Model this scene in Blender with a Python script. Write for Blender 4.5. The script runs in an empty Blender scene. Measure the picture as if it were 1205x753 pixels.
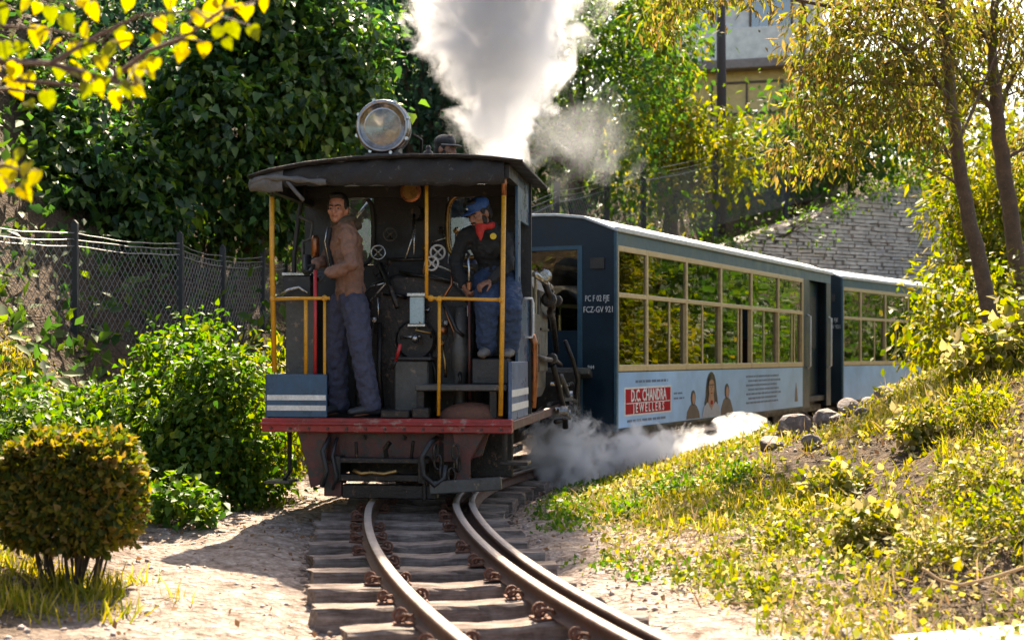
import bpy, bmesh, math, random
import numpy as np
from mathutils import Vector, Matrix

scene = bpy.context.scene
COL = scene.collection
R = math.radians

# ------------------------------------------------------------------ camera
FPX, PW, PH, CAMZ, HOR = 1650.0, 1205.0, 753.0, 1.15, 418.0
cam_d = bpy.data.cameras.new('camera')
cam_d.sensor_width = 36.0
cam_d.lens = FPX / PW * 36.0
cam_d.shift_y = (HOR - PH / 2) / PW
cam_d.clip_start = 0.1
cam_d.clip_end = 2000.0
cam_d.dof.use_dof = True
cam_d.dof.focus_distance = 11.6
cam_d.dof.aperture_fstop = 2.4
cam = bpy.data.objects.new('camera', cam_d)
COL.objects.link(cam)
cam.location = (0, 0, CAMZ)
cam.rotation_euler = (R(90), 0, 0)
scene.camera = cam

# ------------------------------------------------------------------ light
SUN_EL, SUN_AZ = R(50), R(4)          # azimuth measured right of the viewing direction
world = bpy.data.worlds.new('World')
scene.world = world
world.use_nodes = True
wn = world.node_tree
wn.nodes.clear()
sky = wn.nodes.new('ShaderNodeTexSky')
sky.sky_type = 'NISHITA'
sky.sun_disc = False
sky.sun_elevation = SUN_EL
sky.sun_rotation = SUN_AZ
sky.air_density = 1.0
sky.dust_density = 3.0
bg = wn.nodes.new('ShaderNodeBackground')
bg.inputs['Strength'].default_value = 0.078
wo = wn.nodes.new('ShaderNodeOutputWorld')
wn.links.new(sky.outputs[0], bg.inputs['Color'])
wn.links.new(bg.outputs[0], wo.inputs['Surface'])

sd = bpy.data.lights.new('sun', 'SUN')
sd.energy = 5.0
sd.angle = R(0.5)
sd.color = (1.0, 0.90, 0.76)
sun = bpy.data.objects.new('sun', sd)
COL.objects.link(sun)
to_sun = Vector((math.sin(SUN_AZ) * math.cos(SUN_EL), math.cos(SUN_AZ) * math.cos(SUN_EL), math.sin(SUN_EL)))
sun.rotation_euler = to_sun.to_track_quat('Z', 'Y').to_euler()
sun.location = to_sun * 60

scene.view_settings.view_transform = 'Standard'
scene.view_settings.look = 'None'
scene.view_settings.exposure = 2.2
scene.view_settings.gamma = 1.0
scene.view_settings.use_white_balance = True      # the camera is set for warm afternoon light
scene.view_settings.white_balance_temperature = 7300
scene.view_settings.white_balance_tint = 10
scene.view_settings.use_curve_mapping = False
cy = scene.cycles
cy.max_bounces = 7
cy.diffuse_bounces = 3
cy.glossy_bounces = 3
cy.transmission_bounces = 4
cy.transparent_max_bounces = 12
cy.volume_bounces = 4
cy.use_denoising = True
cy.caustics_reflective = False
cy.caustics_refractive = False
cy.volume_step_rate = 1.6
cy.volume_max_steps = 160
cy.sample_clamp_indirect = 6.0

rng = np.random.default_rng(11)
random.seed(5)


def at(px, py, d):
    """photograph pixel at distance d (metres along the view axis) -> world point"""
    return Vector(((px - PW / 2) / FPX * d, d, CAMZ + (HOR - py) / FPX * d))


# ------------------------------------------------------------------ object helpers
def tag(o, label=None, cat=None, group=None, kind=None):
    if label: o['label'] = label
    if cat: o['category'] = cat
    if group: o['group'] = group
    if kind: o['kind'] = kind
    return o


def empty(name, loc=(0, 0, 0), rz=0.0, label=None, cat=None, group=None):
    o = bpy.data.objects.new(name, None)
    o.empty_display_size = 0.2
    COL.objects.link(o)
    o.location = loc
    o.rotation_euler = (0, 0, rz)
    return tag(o, label, cat, group)


def link(name, me, mat, parent=None, smooth=False):
    if mat is not None and len(me.materials) == 0:
        me.materials.append(mat)
    if smooth:
        me.polygons.foreach_set('use_smooth', [True] * len(me.polygons))
    o = bpy.data.objects.new(name, me)
    COL.objects.link(o)
    o.parent = parent
    return o


def np_mesh(name, V, faces):
    """faces: list of integer arrays (n,k)"""
    me = bpy.data.meshes.new(name)
    V = np.asarray(V, dtype=np.float32)
    loops = np.concatenate([f.ravel() for f in faces]).astype(np.int32)
    tot = np.concatenate([np.full(len(f), f.shape[1], np.int32) for f in faces])
    st = np.concatenate([[0], np.cumsum(tot)[:-1]]).astype(np.int32)
    me.vertices.add(len(V)); me.vertices.foreach_set('co', V.ravel())
    me.loops.add(len(loops)); me.loops.foreach_set('vertex_index', loops)
    me.polygons.add(len(tot)); me.polygons.foreach_set('loop_start', st)
    me.polygons.foreach_set('loop_total', tot)
    me.update(calc_edges=True)
    return me


class MB:
    """collects shapes, builds ONE mesh object"""
    def __init__(s):
        s.v = []; s.f = []

    def add(s, vs, fs):
        b = len(s.v)
        s.v += [tuple(p) for p in vs]
        s.f += [tuple(b + i for i in f) for f in fs]
        return s

    def box(s, x0, x1, y0, y1, z0, z1, M=None):
        vs = [Vector((x, y, z)) for x in (x0, x1) for y in (y0, y1) for z in (z0, z1)]
        if M is not None: vs = [M @ p for p in vs]
        return s.add(vs, [(0, 1, 3, 2), (4, 6, 7, 5), (0, 4, 5, 1), (2, 3, 7, 6), (0, 2, 6, 4), (1, 5, 7, 3)])

    def prism(s, poly, axis, a0, a1, M=None):
        """poly of 2D points extruded along axis: 'x' (y,z), 'y' (x,z), 'z' (x,y)"""
        def mk(p, a):
            return {'x': (a, p[0], p[1]), 'y': (p[0], a, p[1]), 'z': (p[0], p[1], a)}[axis]
        n = len(poly)
        vs = [Vector(mk(p, a0)) for p in poly] + [Vector(mk(p, a1)) for p in poly]
        if M is not None: vs = [M @ p for p in vs]
        fs = [tuple(range(n))[::-1], tuple(range(n, 2 * n))]
        fs += [(i, (i + 1) % n, n + (i + 1) % n, n + i) for i in range(n)]
        return s.add(vs, fs)

    def tube(s, pts, r, n=8, cap=True, closed=False):
        pts = [Vector(p) for p in pts]
        m = len(pts)
        rs = r if isinstance(r, (list, tuple)) else [r] * m
        up = Vector((0.03, 0.05, 1)).normalized()
        vs = []
        prev = None
        for i, p in enumerate(pts):
            if closed: t = pts[(i + 1) % m] - pts[i - 1]
            else: t = pts[min(i + 1, m - 1)] - pts[max(i - 1, 0)]
            if t.length < 1e-9: t = Vector((0, 0, 1))
            t.normalize()
            if prev is None:
                a = t.cross(up)
                if a.length < 0.2: a = t.cross(Vector((1, 0.1, 0)))
            else:
                a = prev - t * prev.dot(t)
                if a.length < 1e-4: a = t.cross(up)
            a.normalize(); prev = a
            b = t.cross(a)
            for k in range(n):
                w = 2 * math.pi * k / n
                vs.append(p + (a * math.cos(w) + b * math.sin(w)) * rs[i])
        fs = []
        for i in range(m if closed else m - 1):
            j = (i + 1) % m
            for k in range(n):
                fs.append((i * n + k, i * n + (k + 1) % n, j * n + (k + 1) % n, j * n + k))
        if cap and not closed:
            fs.append(tuple(range(n))[::-1])
            fs.append(tuple((m - 1) * n + k for k in range(n)))
        return s.add(vs, fs)

    def limb(s, pts, rs, n=14, sub=4, flat=None):
        """closed tapered sweep with rounded ends; flat=(dir, factor) squeezes along dir"""
        pts = [Vector(p) for p in pts]
        P, Q = [], []
        d0 = (pts[1] - pts[0]).normalized(); d1 = (pts[-1] - pts[-2]).normalized()
        for k in range(sub, 0, -1):
            a = math.pi / 2 * k / sub
            P.append(pts[0] - d0 * rs[0] * math.sin(a)); Q.append(max(rs[0] * math.cos(a), 0.0008))
        for p, r in zip(pts, rs): P.append(p); Q.append(r)
        for k in range(1, sub + 1):
            a = math.pi / 2 * k / sub
            P.append(pts[-1] + d1 * rs[-1] * math.sin(a)); Q.append(max(rs[-1] * math.cos(a), 0.0008))
        b = len(s.v)
        s.tube(P, Q, n)
        if flat:
            d = Vector(flat[0]).normalized()
            cs = [P[i // n] for i in range(n * len(P))]
            for i in range(n * len(P)):
                q = Vector(s.v[b + i]); w = (q - cs[i]).dot(d)
                s.v[b + i] = tuple(q - d * w * (1 - flat[1]))
        return s

    def ball(s, c, r, nu=14, nv=9, M=None):
        c = Vector(c)
        r = r if isinstance(r, (tuple, list)) else (r, r, r)
        vs = []
        for j in range(nv + 1):
            t = math.pi * j / nv
            for i in range(nu):
                w = 2 * math.pi * i / nu
                p = Vector((r[0] * math.sin(t) * math.cos(w), r[1] * math.sin(t) * math.sin(w), r[2] * math.cos(t)))
                if M is not None: p = M @ p
                vs.append(c + p)
        fs = []
        for j in range(nv):
            for i in range(nu):
                a, b_ = j * nu + i, j * nu + (i + 1) % nu
                if j == 0: fs.append((a, a + nu, b_ + nu))
                elif j == nv - 1: fs.append((a, a + nu, b_))
                else: fs.append((a, a + nu, b_ + nu, b_))
        return s.add(vs, fs)

    def lathe(s, prof, c, axis, n=20, caps=True):
        """prof list of (distance along axis, radius) from c"""
        c = Vector(c); ax = Vector(axis).normalized()
        a = ax.cross(Vector((0, 0, 1)))
        if a.length < 0.1: a = ax.cross(Vector((1, 0, 0)))
        a.normalize(); b = ax.cross(a)
        vs = [c + ax * h + (a * math.cos(2 * math.pi * k / n) + b * math.sin(2 * math.pi * k / n)) * max(r, 1e-4)
              for h, r in prof for k in range(n)]
        fs = []
        for i in range(len(prof) - 1):
            for k in range(n):
                fs.append((i * n + k, i * n + (k + 1) % n, (i + 1) * n + (k + 1) % n, (i + 1) * n + k))
        if caps: fs.append(tuple(range(n))[::-1]); fs.append(tuple((len(prof) - 1) * n + k for k in range(n)))
        return s.add(vs, fs)

    def ring(s, c, axis, rad, r, n=20, m=6):
        c = Vector(c); ax = Vector(axis).normalized()
        a = ax.cross(Vector((0, 0, 1)))
        if a.length < 0.1: a = ax.cross(Vector((1, 0, 0)))
        a.normalize(); b = ax.cross(a)
        return s.tube([c + (a * math.cos(2 * math.pi * k / n) + b * math.sin(2 * math.pi * k / n)) * rad for k in range(n)], r, m, closed=True)

    def build(s, name, mat, parent=None, smooth=False, bevel=0.0, seg=1):
        me = bpy.data.meshes.new(name)
        me.from_pydata(s.v, [], s.f)
        o = link(name, me, mat, parent, smooth)
        if bevel:
            m = o.modifiers.new('bevel', 'BEVEL'); m.width = bevel; m.segments = seg; m.limit_method = 'ANGLE'; m.angle_limit = R(35)
        return o


def copy_tree(o, parent=None):
    c = o.copy(); COL.objects.link(c); c.parent = parent
    for ch in list(o.children): copy_tree(ch, c)
    return c


# ------------------------------------------------------------------ materials
def nt_new(name):
    m = bpy.data.materials.new(name); m.use_nodes = True
    t = m.node_tree; t.nodes.clear()
    out = t.nodes.new('ShaderNodeOutputMaterial')
    return m, t, out


def N(t, kind, **kw):
    n = t.nodes.new(kind)
    for k, v in kw.items():
        if k in n.inputs: n.inputs[k].default_value = v
        else: setattr(n, k, v)
    return n


def noise(t, scale, detail=5, rough=0.6, vec=None):
    n = N(t, 'ShaderNodeTexNoise')
    n.inputs['Scale'].default_value = scale
    n.inputs['Detail'].default_value = detail
    n.inputs['Roughness'].default_value = rough
    if vec is not None: t.links.new(vec, n.inputs['Vector'])
    return n


def ramp(t, fac, stops, interp='LINEAR'):
    r = t.nodes.new('ShaderNodeValToRGB')
    r.color_ramp.interpolation = interp
    e = r.color_ramp.elements
    while len(e) < len(stops): e.new(0.5)
    for i, (p, c) in enumerate(stops):
        e[i].position = p
        e[i].color = (*c, 1) if len(c) == 3 else c
    t.links.new(fac, r.inputs[0])
    return r


def mixc(t, fac, a, b):
    m = t.nodes.new('ShaderNodeMix'); m.data_type = 'RGBA'
    for sock, v in ((m.inputs[0], fac), (m.inputs[6], a), (m.inputs[7], b)):
        if hasattr(v, 'is_output'): t.links.new(v, sock)
        elif isinstance(v, (int, float)): sock.default_value = v
        else: sock.default_value = (*v, 1)
    return m.outputs[2]


def math_n(t, op, a, b=None, clamp=False):
    m = t.nodes.new('ShaderNodeMath'); m.operation = op; m.use_clamp = clamp
    for i, v in enumerate((a, b)):
        if v is None: continue
        if hasattr(v, 'is_output'): t.links.new(v, m.inputs[i])
        else: m.inputs[i].default_value = v
    return m.outputs[0]


def pbr(name, c1, c2=None, scale=8.0, rough=0.6, metal=0.0, bump=0.15, wear=None, wear_amt=0.62, spec=0.5, fine=6.0, rvar=0.15):
    """weathered surface: two tones by noise, wear blotches, bump"""
    m, t, out = nt_new(name)
    tc = t.nodes.new('ShaderNodeTexCoord')
    b = t.nodes.new('ShaderNodeBsdfPrincipled')
    n1 = noise(t, scale, 6, 0.65, tc.outputs['Object'])
    n2 = noise(t, scale * fine, 4, 0.6, tc.outputs['Object'])
    c2 = c2 or tuple(x * 0.6 for x in c1)
    r1 = ramp(t, n1.outputs[0], [(0.32, c2), (0.68, c1)])
    col = r1.outputs[0]
    r2 = ramp(t, n2.outputs[0], [(0.3, (0.75,) * 3), (0.7, (1.15,) * 3)])
    mm = t.nodes.new('ShaderNodeMix'); mm.data_type = 'RGBA'; mm.blend_type = 'MULTIPLY'; mm.inputs[0].default_value = 0.8
    t.links.new(col, mm.inputs[6]); t.links.new(r2.outputs[0], mm.inputs[7])
    col = mm.outputs[2]
    if wear:
        n3 = noise(t, scale * 2.3, 8, 0.72, tc.outputs['Object'])
        r3 = ramp(t, n3.outputs[0], [(wear_amt - 0.03, (0, 0, 0)), (wear_amt + 0.03, (1, 1, 1))])
        col = mixc(t, r3.outputs[0], col, wear)
    t.links.new(col, b.inputs['Base Color'])
    rr = ramp(t, n1.outputs[0], [(0.3, (max(rough - rvar, 0.05),) * 3), (0.7, (min(rough + rvar, 1),) * 3)])
    t.links.new(rr.outputs[0], b.inputs['Roughness'])
    b.inputs['Metallic'].default_value = metal
    b.inputs['Specular IOR Level'].default_value = spec
    if bump:
        bp = t.nodes.new('ShaderNodeBump'); bp.inputs['Strength'].default_value = bump; bp.inputs['Distance'].default_value = 0.02
        t.links.new(n2.outputs[0], bp.inputs['Height']); t.links.new(bp.outputs[0], b.inputs['Normal'])
    t.links.new(b.outputs[0], out.inputs[0])
    return m


def leafmat(name, cols, trans=0.45, rough=0.45, tcol=None, spec=0.25):
    """cols: ramp of leaf tones picked per leaf"""
    m, t, out = nt_new(name)
    g = t.nodes.new('ShaderNodeNewGeometry')
    st = [(i / max(len(cols) - 1, 1), c) for i, c in enumerate(cols)]
    r = ramp(t, g.outputs['Random Per Island'], st)
    b = t.nodes.new('ShaderNodeBsdfPrincipled')
    b.inputs['Roughness'].default_value = rough + .12
    b.inputs['Specular IOR Level'].default_value = spec
    t.links.new(r.outputs[0], b.inputs['Base Color'])
    tr = t.nodes.new('ShaderNodeBsdfTranslucent')
    hs = t.nodes.new('ShaderNodeHueSaturation')
    hs.inputs['Hue'].default_value = 0.50; hs.inputs['Saturation'].default_value = 1.15; hs.inputs['Value'].default_value = tcol or 2.2
    t.links.new(r.outputs[0], hs.inputs['Color']); t.links.new(hs.outputs[0], tr.inputs['Color'])
    mx = t.nodes.new('ShaderNodeMixShader'); mx.inputs[0].default_value = trans
    t.links.new(b.outputs[0], mx.inputs[1]); t.links.new(tr.outputs[0], mx.inputs[2])
    t.links.new(mx.outputs[0], out.inputs[0])
    return m


M = {}
M['black'] = pbr('soot_black_paint', (0.022, 0.022, 0.024), (0.010, 0.010, 0.011), 6, 0.5, 0.0, 0.25, wear=(0.06, 0.05, 0.042), wear_amt=0.63, rvar=0.2)
M['iron'] = pbr('oily_iron', (0.042, 0.038, 0.036), (0.016, 0.014, 0.013), 9, 0.42, 0.6, 0.3, wear=(0.11, 0.075, 0.05), wear_amt=0.6, rvar=0.2)
M['grime'] = pbr('greasy_grey_plate', (0.10, 0.096, 0.088), (0.045, 0.042, 0.038), 5, 0.5, 0.2, 0.25, wear=(0.2, 0.15, 0.1), wear_amt=0.62)
M['steel'] = pbr('bright_steel', (0.5, 0.5, 0.49), (0.33, 0.32, 0.31), 12, 0.25, 0.95, 0.08)
M['chrome'] = pbr('tarnished_chrome', (0.36, 0.34, 0.33), (0.16, 0.15, 0.15), 14, 0.2, 1.0, 0.06, rvar=0.08)
M['brass'] = pbr('dull_brass', (0.42, 0.26, 0.09), (0.22, 0.13, 0.05), 18, 0.35, 0.9, 0.1)
M['copper'] = pbr('copper_pipe', (0.40, 0.17, 0.08), (0.2, 0.08, 0.04), 15, 0.35, 0.9, 0.1)
M['red'] = pbr('worn_red_paint', (0.36, 0.022, 0.02), (0.13, 0.014, 0.013), 4, 0.42, 0.0, 0.25, wear=(0.28, 0.15, 0.12), wear_amt=0.6)
M['redbrown'] = pbr('dirty_red_brown', (0.13, 0.032, 0.024), (0.045, 0.02, 0.017), 5, 0.55, 0.0, 0.25, wear=(0.035, 0.03, 0.027), wear_amt=0.54)
M['yellow'] = pbr('chipped_yellow_paint', (0.70, 0.33, 0.02), (0.52, 0.23, 0.015), 14, 0.38, 0.0, 0.15, wear=(0.10, 0.05, 0.025), wear_amt=0.66)
M['redrod'] = pbr('red_rod_paint', (0.48, 0.03, 0.03), (0.33, 0.02, 0.02), 12, 0.4)
M['locoblue'] = pbr('dark_blue_paint', (0.025, 0.085, 0.165), (0.016, 0.055, 0.11), 4, 0.32, 0.0, 0.08, wear=(0.05, 0.07, 0.09), wear_amt=0.68)
M['sunlitblue'] = pbr('painted_sunlit_blue', (0.075, 0.13, 0.23), (0.045, 0.085, 0.16), 4, 0.35, 0.0, 0.1, wear=(0.09, 0.08, 0.075), wear_amt=0.66)  # cab blue made lighter: sunlight on the right side put into the colour
M['white'] = pbr('white_paint', (0.72, 0.71, 0.68), (0.55, 0.53, 0.5), 9, 0.45, 0.0, 0.08, wear=(0.3, 0.28, 0.25), wear_amt=0.7)
M['tarp'] = pbr('black_canvas', (0.022, 0.021, 0.022), (0.012, 0.012, 0.012), 7, 0.75, 0.0, 0.35, wear=(0.07, 0.066, 0.064), wear_amt=0.62)
M['greycloth'] = pbr('grey_canvas', (0.16, 0.155, 0.15), (0.08, 0.078, 0.075), 9, 0.8, 0.0, 0.3)
M['coachblue'] = pbr('navy_coach_paint', (0.006, 0.021, 0.036), (0.0045, 0.015, 0.026), 2.0, 0.42, 0.0, 0.04, wear=(0.016, 0.035, 0.05), wear_amt=0.68)
M['coachtrim'] = pbr('blue_gutter_paint', (0.045, 0.11, 0.15), (0.03, 0.075, 0.11), 3, 0.45, 0.0, 0.05)
M['cream'] = pbr('cream_window_paint', (0.62, 0.47, 0.26), (0.48, 0.35, 0.18), 8, 0.4, 0.0, 0.06, wear=(0.33, 0.2, 0.09), wear_amt=0.66)
M['roof'] = pbr('silver_grey_roof', (0.62, 0.65, 0.67), (0.45, 0.48, 0.5), 2.5, 0.45, 0.2, 0.1, wear=(0.25, 0.25, 0.25), wear_amt=0.66)
M['interior'] = pbr('dark_interior', (0.05, 0.045, 0.04), (0.03, 0.027, 0.025), 3, 0.6)
M['seatfab'] = pbr('maroon_seat', (0.08, 0.035, 0.03), (0.05, 0.022, 0.02), 6, 0.7)
M['adblue'] = pbr('printed_pale_blue', (0.36, 0.56, 0.78), (0.24, 0.44, 0.72), 0.8, 0.4, 0.0, 0.0, fine=2.5)
M['adred'] = pbr('printed_red', (0.42, 0.004, 0.014), (0.36, 0.004, 0.012), 3, 0.7, 0.0, 0.0, spec=0.2)
M['adink'] = pbr('printed_slate_ink', (0.10, 0.15, 0.25), (0.07, 0.11, 0.2), 3, 0.45, 0.0, 0.0)
M['adhair'] = pbr('printed_dark_hair', (0.018, 0.014, 0.016), None, 5, 0.45, 0.0, 0.0)
M['adskin'] = pbr('printed_skin', (0.45, 0.24, 0.15), (0.38, 0.19, 0.12), 5, 0.45, 0.0, 0.0)
M['adbrown'] = pbr('printed_brown', (0.13, 0.085, 0.075), (0.07, 0.05, 0.05), 3, 0.45, 0.0, 0.0)
M['adcloth'] = pbr('printed_silver', (0.45, 0.45, 0.5), (0.3, 0.32, 0.38), 5, 0.45, 0.0, 0.0)
M['letter'] = pbr('white_lettering', (0.75, 0.75, 0.72), (0.6, 0.6, 0.58), 6, 0.5, 0.0, 0.0)
def woodmat(name, c1, c2, c3):
    m, t, out = nt_new(name)
    tc = t.nodes.new('ShaderNodeTexCoord')
    mp = t.nodes.new('ShaderNodeMapping'); mp.inputs['Scale'].default_value = (2.0, 24, 24)
    t.links.new(tc.outputs['Object'], mp.inputs[0])
    oi = t.nodes.new('ShaderNodeObjectInfo')
    ad = t.nodes.new('ShaderNodeVectorMath'); ad.operation = 'ADD'
    t.links.new(mp.outputs[0], ad.inputs[0]); t.links.new(oi.outputs['Location'], ad.inputs[1])
    g = noise(t, 1.6, 6, .7, ad.outputs[0]); b2 = noise(t, 5, 5, .7, tc.outputs['Object'])
    col = ramp(t, g.outputs[0], [(.3, c2), (.52, c1), (.72, c3)])
    st = ramp(t, b2.outputs[0], [(.38, (.45, .42, .40)), (.58, (1, 1, 1))])
    mm = t.nodes.new('ShaderNodeMix'); mm.data_type = 'RGBA'; mm.blend_type = 'MULTIPLY'; mm.inputs[0].default_value = .85
    t.links.new(col.outputs[0], mm.inputs[6]); t.links.new(st.outputs[0], mm.inputs[7])
    b = t.nodes.new('ShaderNodeBsdfPrincipled'); b.inputs['Roughness'].default_value = .9; b.inputs['Specular IOR Level'].default_value = .2
    t.links.new(mm.outputs[2], b.inputs['Base Color'])
    bp = t.nodes.new('ShaderNodeBump'); bp.inputs['Strength'].default_value = .9; bp.inputs['Distance'].default_value = .02
    t.links.new(g.outputs[0], bp.inputs['Height']); t.links.new(bp.outputs[0], b.inputs['Normal'])
    t.links.new(b.outputs[0], out.inputs[0])
    return m


M['sleeper'] = woodmat('weathered_sleeper', (0.23, 0.18, 0.155), (0.08, 0.06, 0.05), (0.36, 0.30, 0.265))
M['plank'] = pbr('grey_plank', (0.32, 0.25, 0.21), (0.17, 0.13, 0.11), 7, 0.85, 0.0, 0.5, wear=(0.36, 0.31, 0.28), wear_amt=0.6)
M['rail'] = pbr('rusty_rail_web', (0.12, 0.058, 0.038), (0.065, 0.035, 0.026), 10, 0.7, 0.2, 0.3)
M['railtop'] = pbr('polished_rail_head', (0.62, 0.55, 0.50), (0.46, 0.37, 0.32), 10, 0.36, 0.35, 0.05, rvar=0.04)
M['rust'] = pbr('rusty_clip', (0.20, 0.085, 0.05), (0.10, 0.045, 0.03), 25, 0.75, 0.2, 0.4)
M['post'] = pbr('black_fence_post', (0.025, 0.027, 0.03), (0.015, 0.016, 0.018), 9, 0.6, 0.0, 0.2)
M['wire'] = pbr('galvanised_wire', (0.22, 0.22, 0.21), (0.14, 0.135, 0.13), 30, 0.45, 0.6, 0.0)
M['bark'] = pbr('brown_bark', (0.16, 0.10, 0.065), (0.075, 0.048, 0.034), 9, 0.9, 0.0, 0.8, wear=(0.24, 0.17, 0.12), wear_amt=0.63)
M['twig'] = pbr('red_brown_twig', (0.15, 0.075, 0.05), (0.09, 0.05, 0.035), 20, 0.8, 0.0, 0.3)
M['stem'] = pbr('dark_stem', (0.07, 0.045, 0.028), (0.035, 0.024, 0.016), 20, 0.85, 0.0, 0.4)
M['rock'] = pbr('brown_grey_rock', (0.22, 0.175, 0.155), (0.11, 0.09, 0.085), 6, 0.85, 0.0, 0.6, wear=(0.30, 0.26, 0.235), wear_amt=0.6)
M['bed'] = pbr('brown_track_bed_stone', (0.22, 0.15, 0.115), (0.10, 0.07, 0.055), 6, 0.9, 0.0, 0.4)
M['ballast'] = pbr('ballast_stone', (0.44, 0.36, 0.32), (0.26, 0.20, 0.175), 6, 0.9, 0.0, 0.3)
M['stone'] = pbr('grey_wall_stone', (0.56, 0.48, 0.42), (0.32, 0.27, 0.24), 1.6, 0.9, 0.0, 0.5, wear=(0.4, 0.37, 0.35), wear_amt=0.6)
M['concrete'] = pbr('pale_concrete', (0.50, 0.43, 0.39), (0.38, 0.33, 0.30), 3, 0.85, 0.0, 0.25, wear=(0.30, 0.25, 0.22), wear_amt=0.66)
M['plaster'] = pbr('white_plaster', (0.86, 0.81, 0.74), (0.76, 0.71, 0.65), 0.7, 0.85, 0.0, 0.1)
M['ochre'] = pbr('ochre_plaster', (0.86, 0.62, 0.27), (0.76, 0.50, 0.19), 0.8, 0.85, 0.0, 0.1)
M['slab'] = pbr('grey_pink_slab', (0.33, 0.26, 0.23), (0.24, 0.18, 0.16), 1.2, 0.85)
M['winframe'] = pbr('brown_window_frame', (0.18, 0.11, 0.07), None, 3, 0.6)
M['pole'] = pbr('tarred_wood_pole', (0.06, 0.045, 0.045), (0.035, 0.027, 0.027), 4, 0.8)


def glassmat(name, tint, extra=0.06, rough=0.02, gain=1.5):
    m, t, out = nt_new(name)
    tr = N(t, 'ShaderNodeBsdfTransparent', Color=(*tint, 1))
    gl = t.nodes.new('ShaderNodeBsdfGlossy'); gl.inputs['Roughness'].default_value = rough
    gl.inputs['Color'].default_value = (0.95, 0.95, 0.93, 1)
    fr = t.nodes.new('ShaderNodeFresnel'); fr.inputs['IOR'].default_value = 1.5
    tc = t.nodes.new('ShaderNodeTexCoord')
    nz = noise(t, 2.2, 2, 0.5, tc.outputs['Object'])
    bp = t.nodes.new('ShaderNodeBump'); bp.inputs['Strength'].default_value = 0.06; bp.inputs['Distance'].default_value = 0.03
    t.links.new(nz.outputs[0], bp.inputs['Height']); t.links.new(bp.outputs[0], gl.inputs['Normal'])
    f = math_n(t, 'MULTIPLY_ADD', fr.outputs[0], gain)
    f.node.inputs[2].default_value = extra; f.node.use_clamp = True
    mx = t.nodes.new('ShaderNodeMixShader')
    t.links.new(f, mx.inputs[0]); t.links.new(tr.outputs[0], mx.inputs[1]); t.links.new(gl.outputs[0], mx.inputs[2])
    t.links.new(mx.outputs[0], out.inputs[0])
    return m


M['glass'] = glassmat('coach_window_glass', (0.70, 0.73, 0.68), 0.04, 0.02, 1.25)
M['dirtyglass'] = glassmat('house_window_glass', (0.4, 0.42, 0.42), 0.15, 0.05, 2.0)
M['lampglass'] = glassmat('headlamp_glass', (0.95, 0.97, 0.95), 0.02, 0.03, 0.8)

L_ = leafmat
M['lf_vine'] = L_('vine_leaf', [(0.014, 0.040, 0.016), (0.028, 0.072, 0.020), (0.055, 0.115, 0.024), (0.13, 0.18, 0.026)], 0.38, 0.3, spec=.4)
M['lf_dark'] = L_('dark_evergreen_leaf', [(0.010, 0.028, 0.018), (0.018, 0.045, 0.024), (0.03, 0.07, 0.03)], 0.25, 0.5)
M['lf_mid'] = L_('mid_green_leaf', [(0.022, 0.055, 0.014), (0.05, 0.10, 0.018), (0.10, 0.14, 0.02)], 0.4, 0.45)
M['lf_shrub'] = L_('shrub_leaf', [(0.03, 0.075, 0.013), (0.055, 0.115, 0.016), (0.09, 0.15, 0.02), (0.15, 0.17, 0.02)], 0.38, 0.4)
M['lf_yellow'] = L_('yellow_green_leaf', [(0.055, 0.085, 0.012), (0.11, 0.135, 0.015), (0.17, 0.17, 0.02), (0.21, 0.16, 0.035)], 0.45, 0.45, tcol=2.0)
M['lf_hedge'] = L_('clipped_hedge_leaf', [(0.025, 0.045, 0.010), (0.06, 0.075, 0.012), (0.15, 0.13, 0.014), (0.22, 0.14, 0.05)], 0.42, 0.45)
M['lf_heart'] = L_('yellow_heart_leaf', [(0.20, 0.20, 0.012), (0.30, 0.25, 0.014), (0.36, 0.26, 0.016)], 0.6, 0.4, tcol=1.9)
M['lf_amber'] = L_('amber_narrow_leaf', [(0.06, 0.078, 0.014), (0.115, 0.128, 0.018), (0.17, 0.16, 0.03), (0.19, 0.13, 0.045), (0.08, 0.055, 0.024), (0.13, 0.14, 0.022)], 0.45, 0.42, tcol=2.1)
M['lf_weed'] = L_('weed_leaf', [(0.055, 0.085, 0.010), (0.13, 0.14, 0.014), (0.22, 0.19, 0.022), (0.38, 0.31, 0.16), (0.10, 0.12, 0.014)], 0.38, 0.45, tcol=1.9)
M['grass'] = L_('grass_blade', [(0.07, 0.10, 0.010), (0.15, 0.155, 0.012), (0.24, 0.20, 0.016), (0.36, 0.28, 0.09)], 0.42, 0.5, tcol=1.9)
M['straw'] = L_('dry_straw', [(0.32, 0.22, 0.12), (0.42, 0.31, 0.18), (0.22, 0.14, 0.08)], 0.25, 0.7, tcol=1.3)
M['litter'] = L_('dry_leaf_litter', [(0.20, 0.10, 0.05), (0.30, 0.18, 0.09), (0.12, 0.07, 0.045)], 0.2, 0.8, tcol=1.2)

# ================================================================== the line of the track
def _track():
    x, y, th = -0.75, 10.6, -0.075
    ds = 0.05
    fw = [(0.0, x, y, th)]
    s = 0.0
    while s < 75:
        k = 0.11 if s < 3.0 else (0.07 if s < 6.0 else (0.014 if s < 40 else 0.0))
        th += k * ds; x += math.sin(th) * ds; y += math.cos(th) * ds; s += ds
        fw.append((s, x, y, th))
    x, y, th = -0.75, 10.6, -0.075
    s = 0.0; bw = []
    while s > -22:
        th -= (0.042 if s > -7 else 0.0) * ds; x -= math.sin(th) * ds; y -= math.cos(th) * ds; s -= ds
        bw.append((s, x, y, th))
    return np.array(bw[::-1] + fw)


TR = _track()


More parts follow.
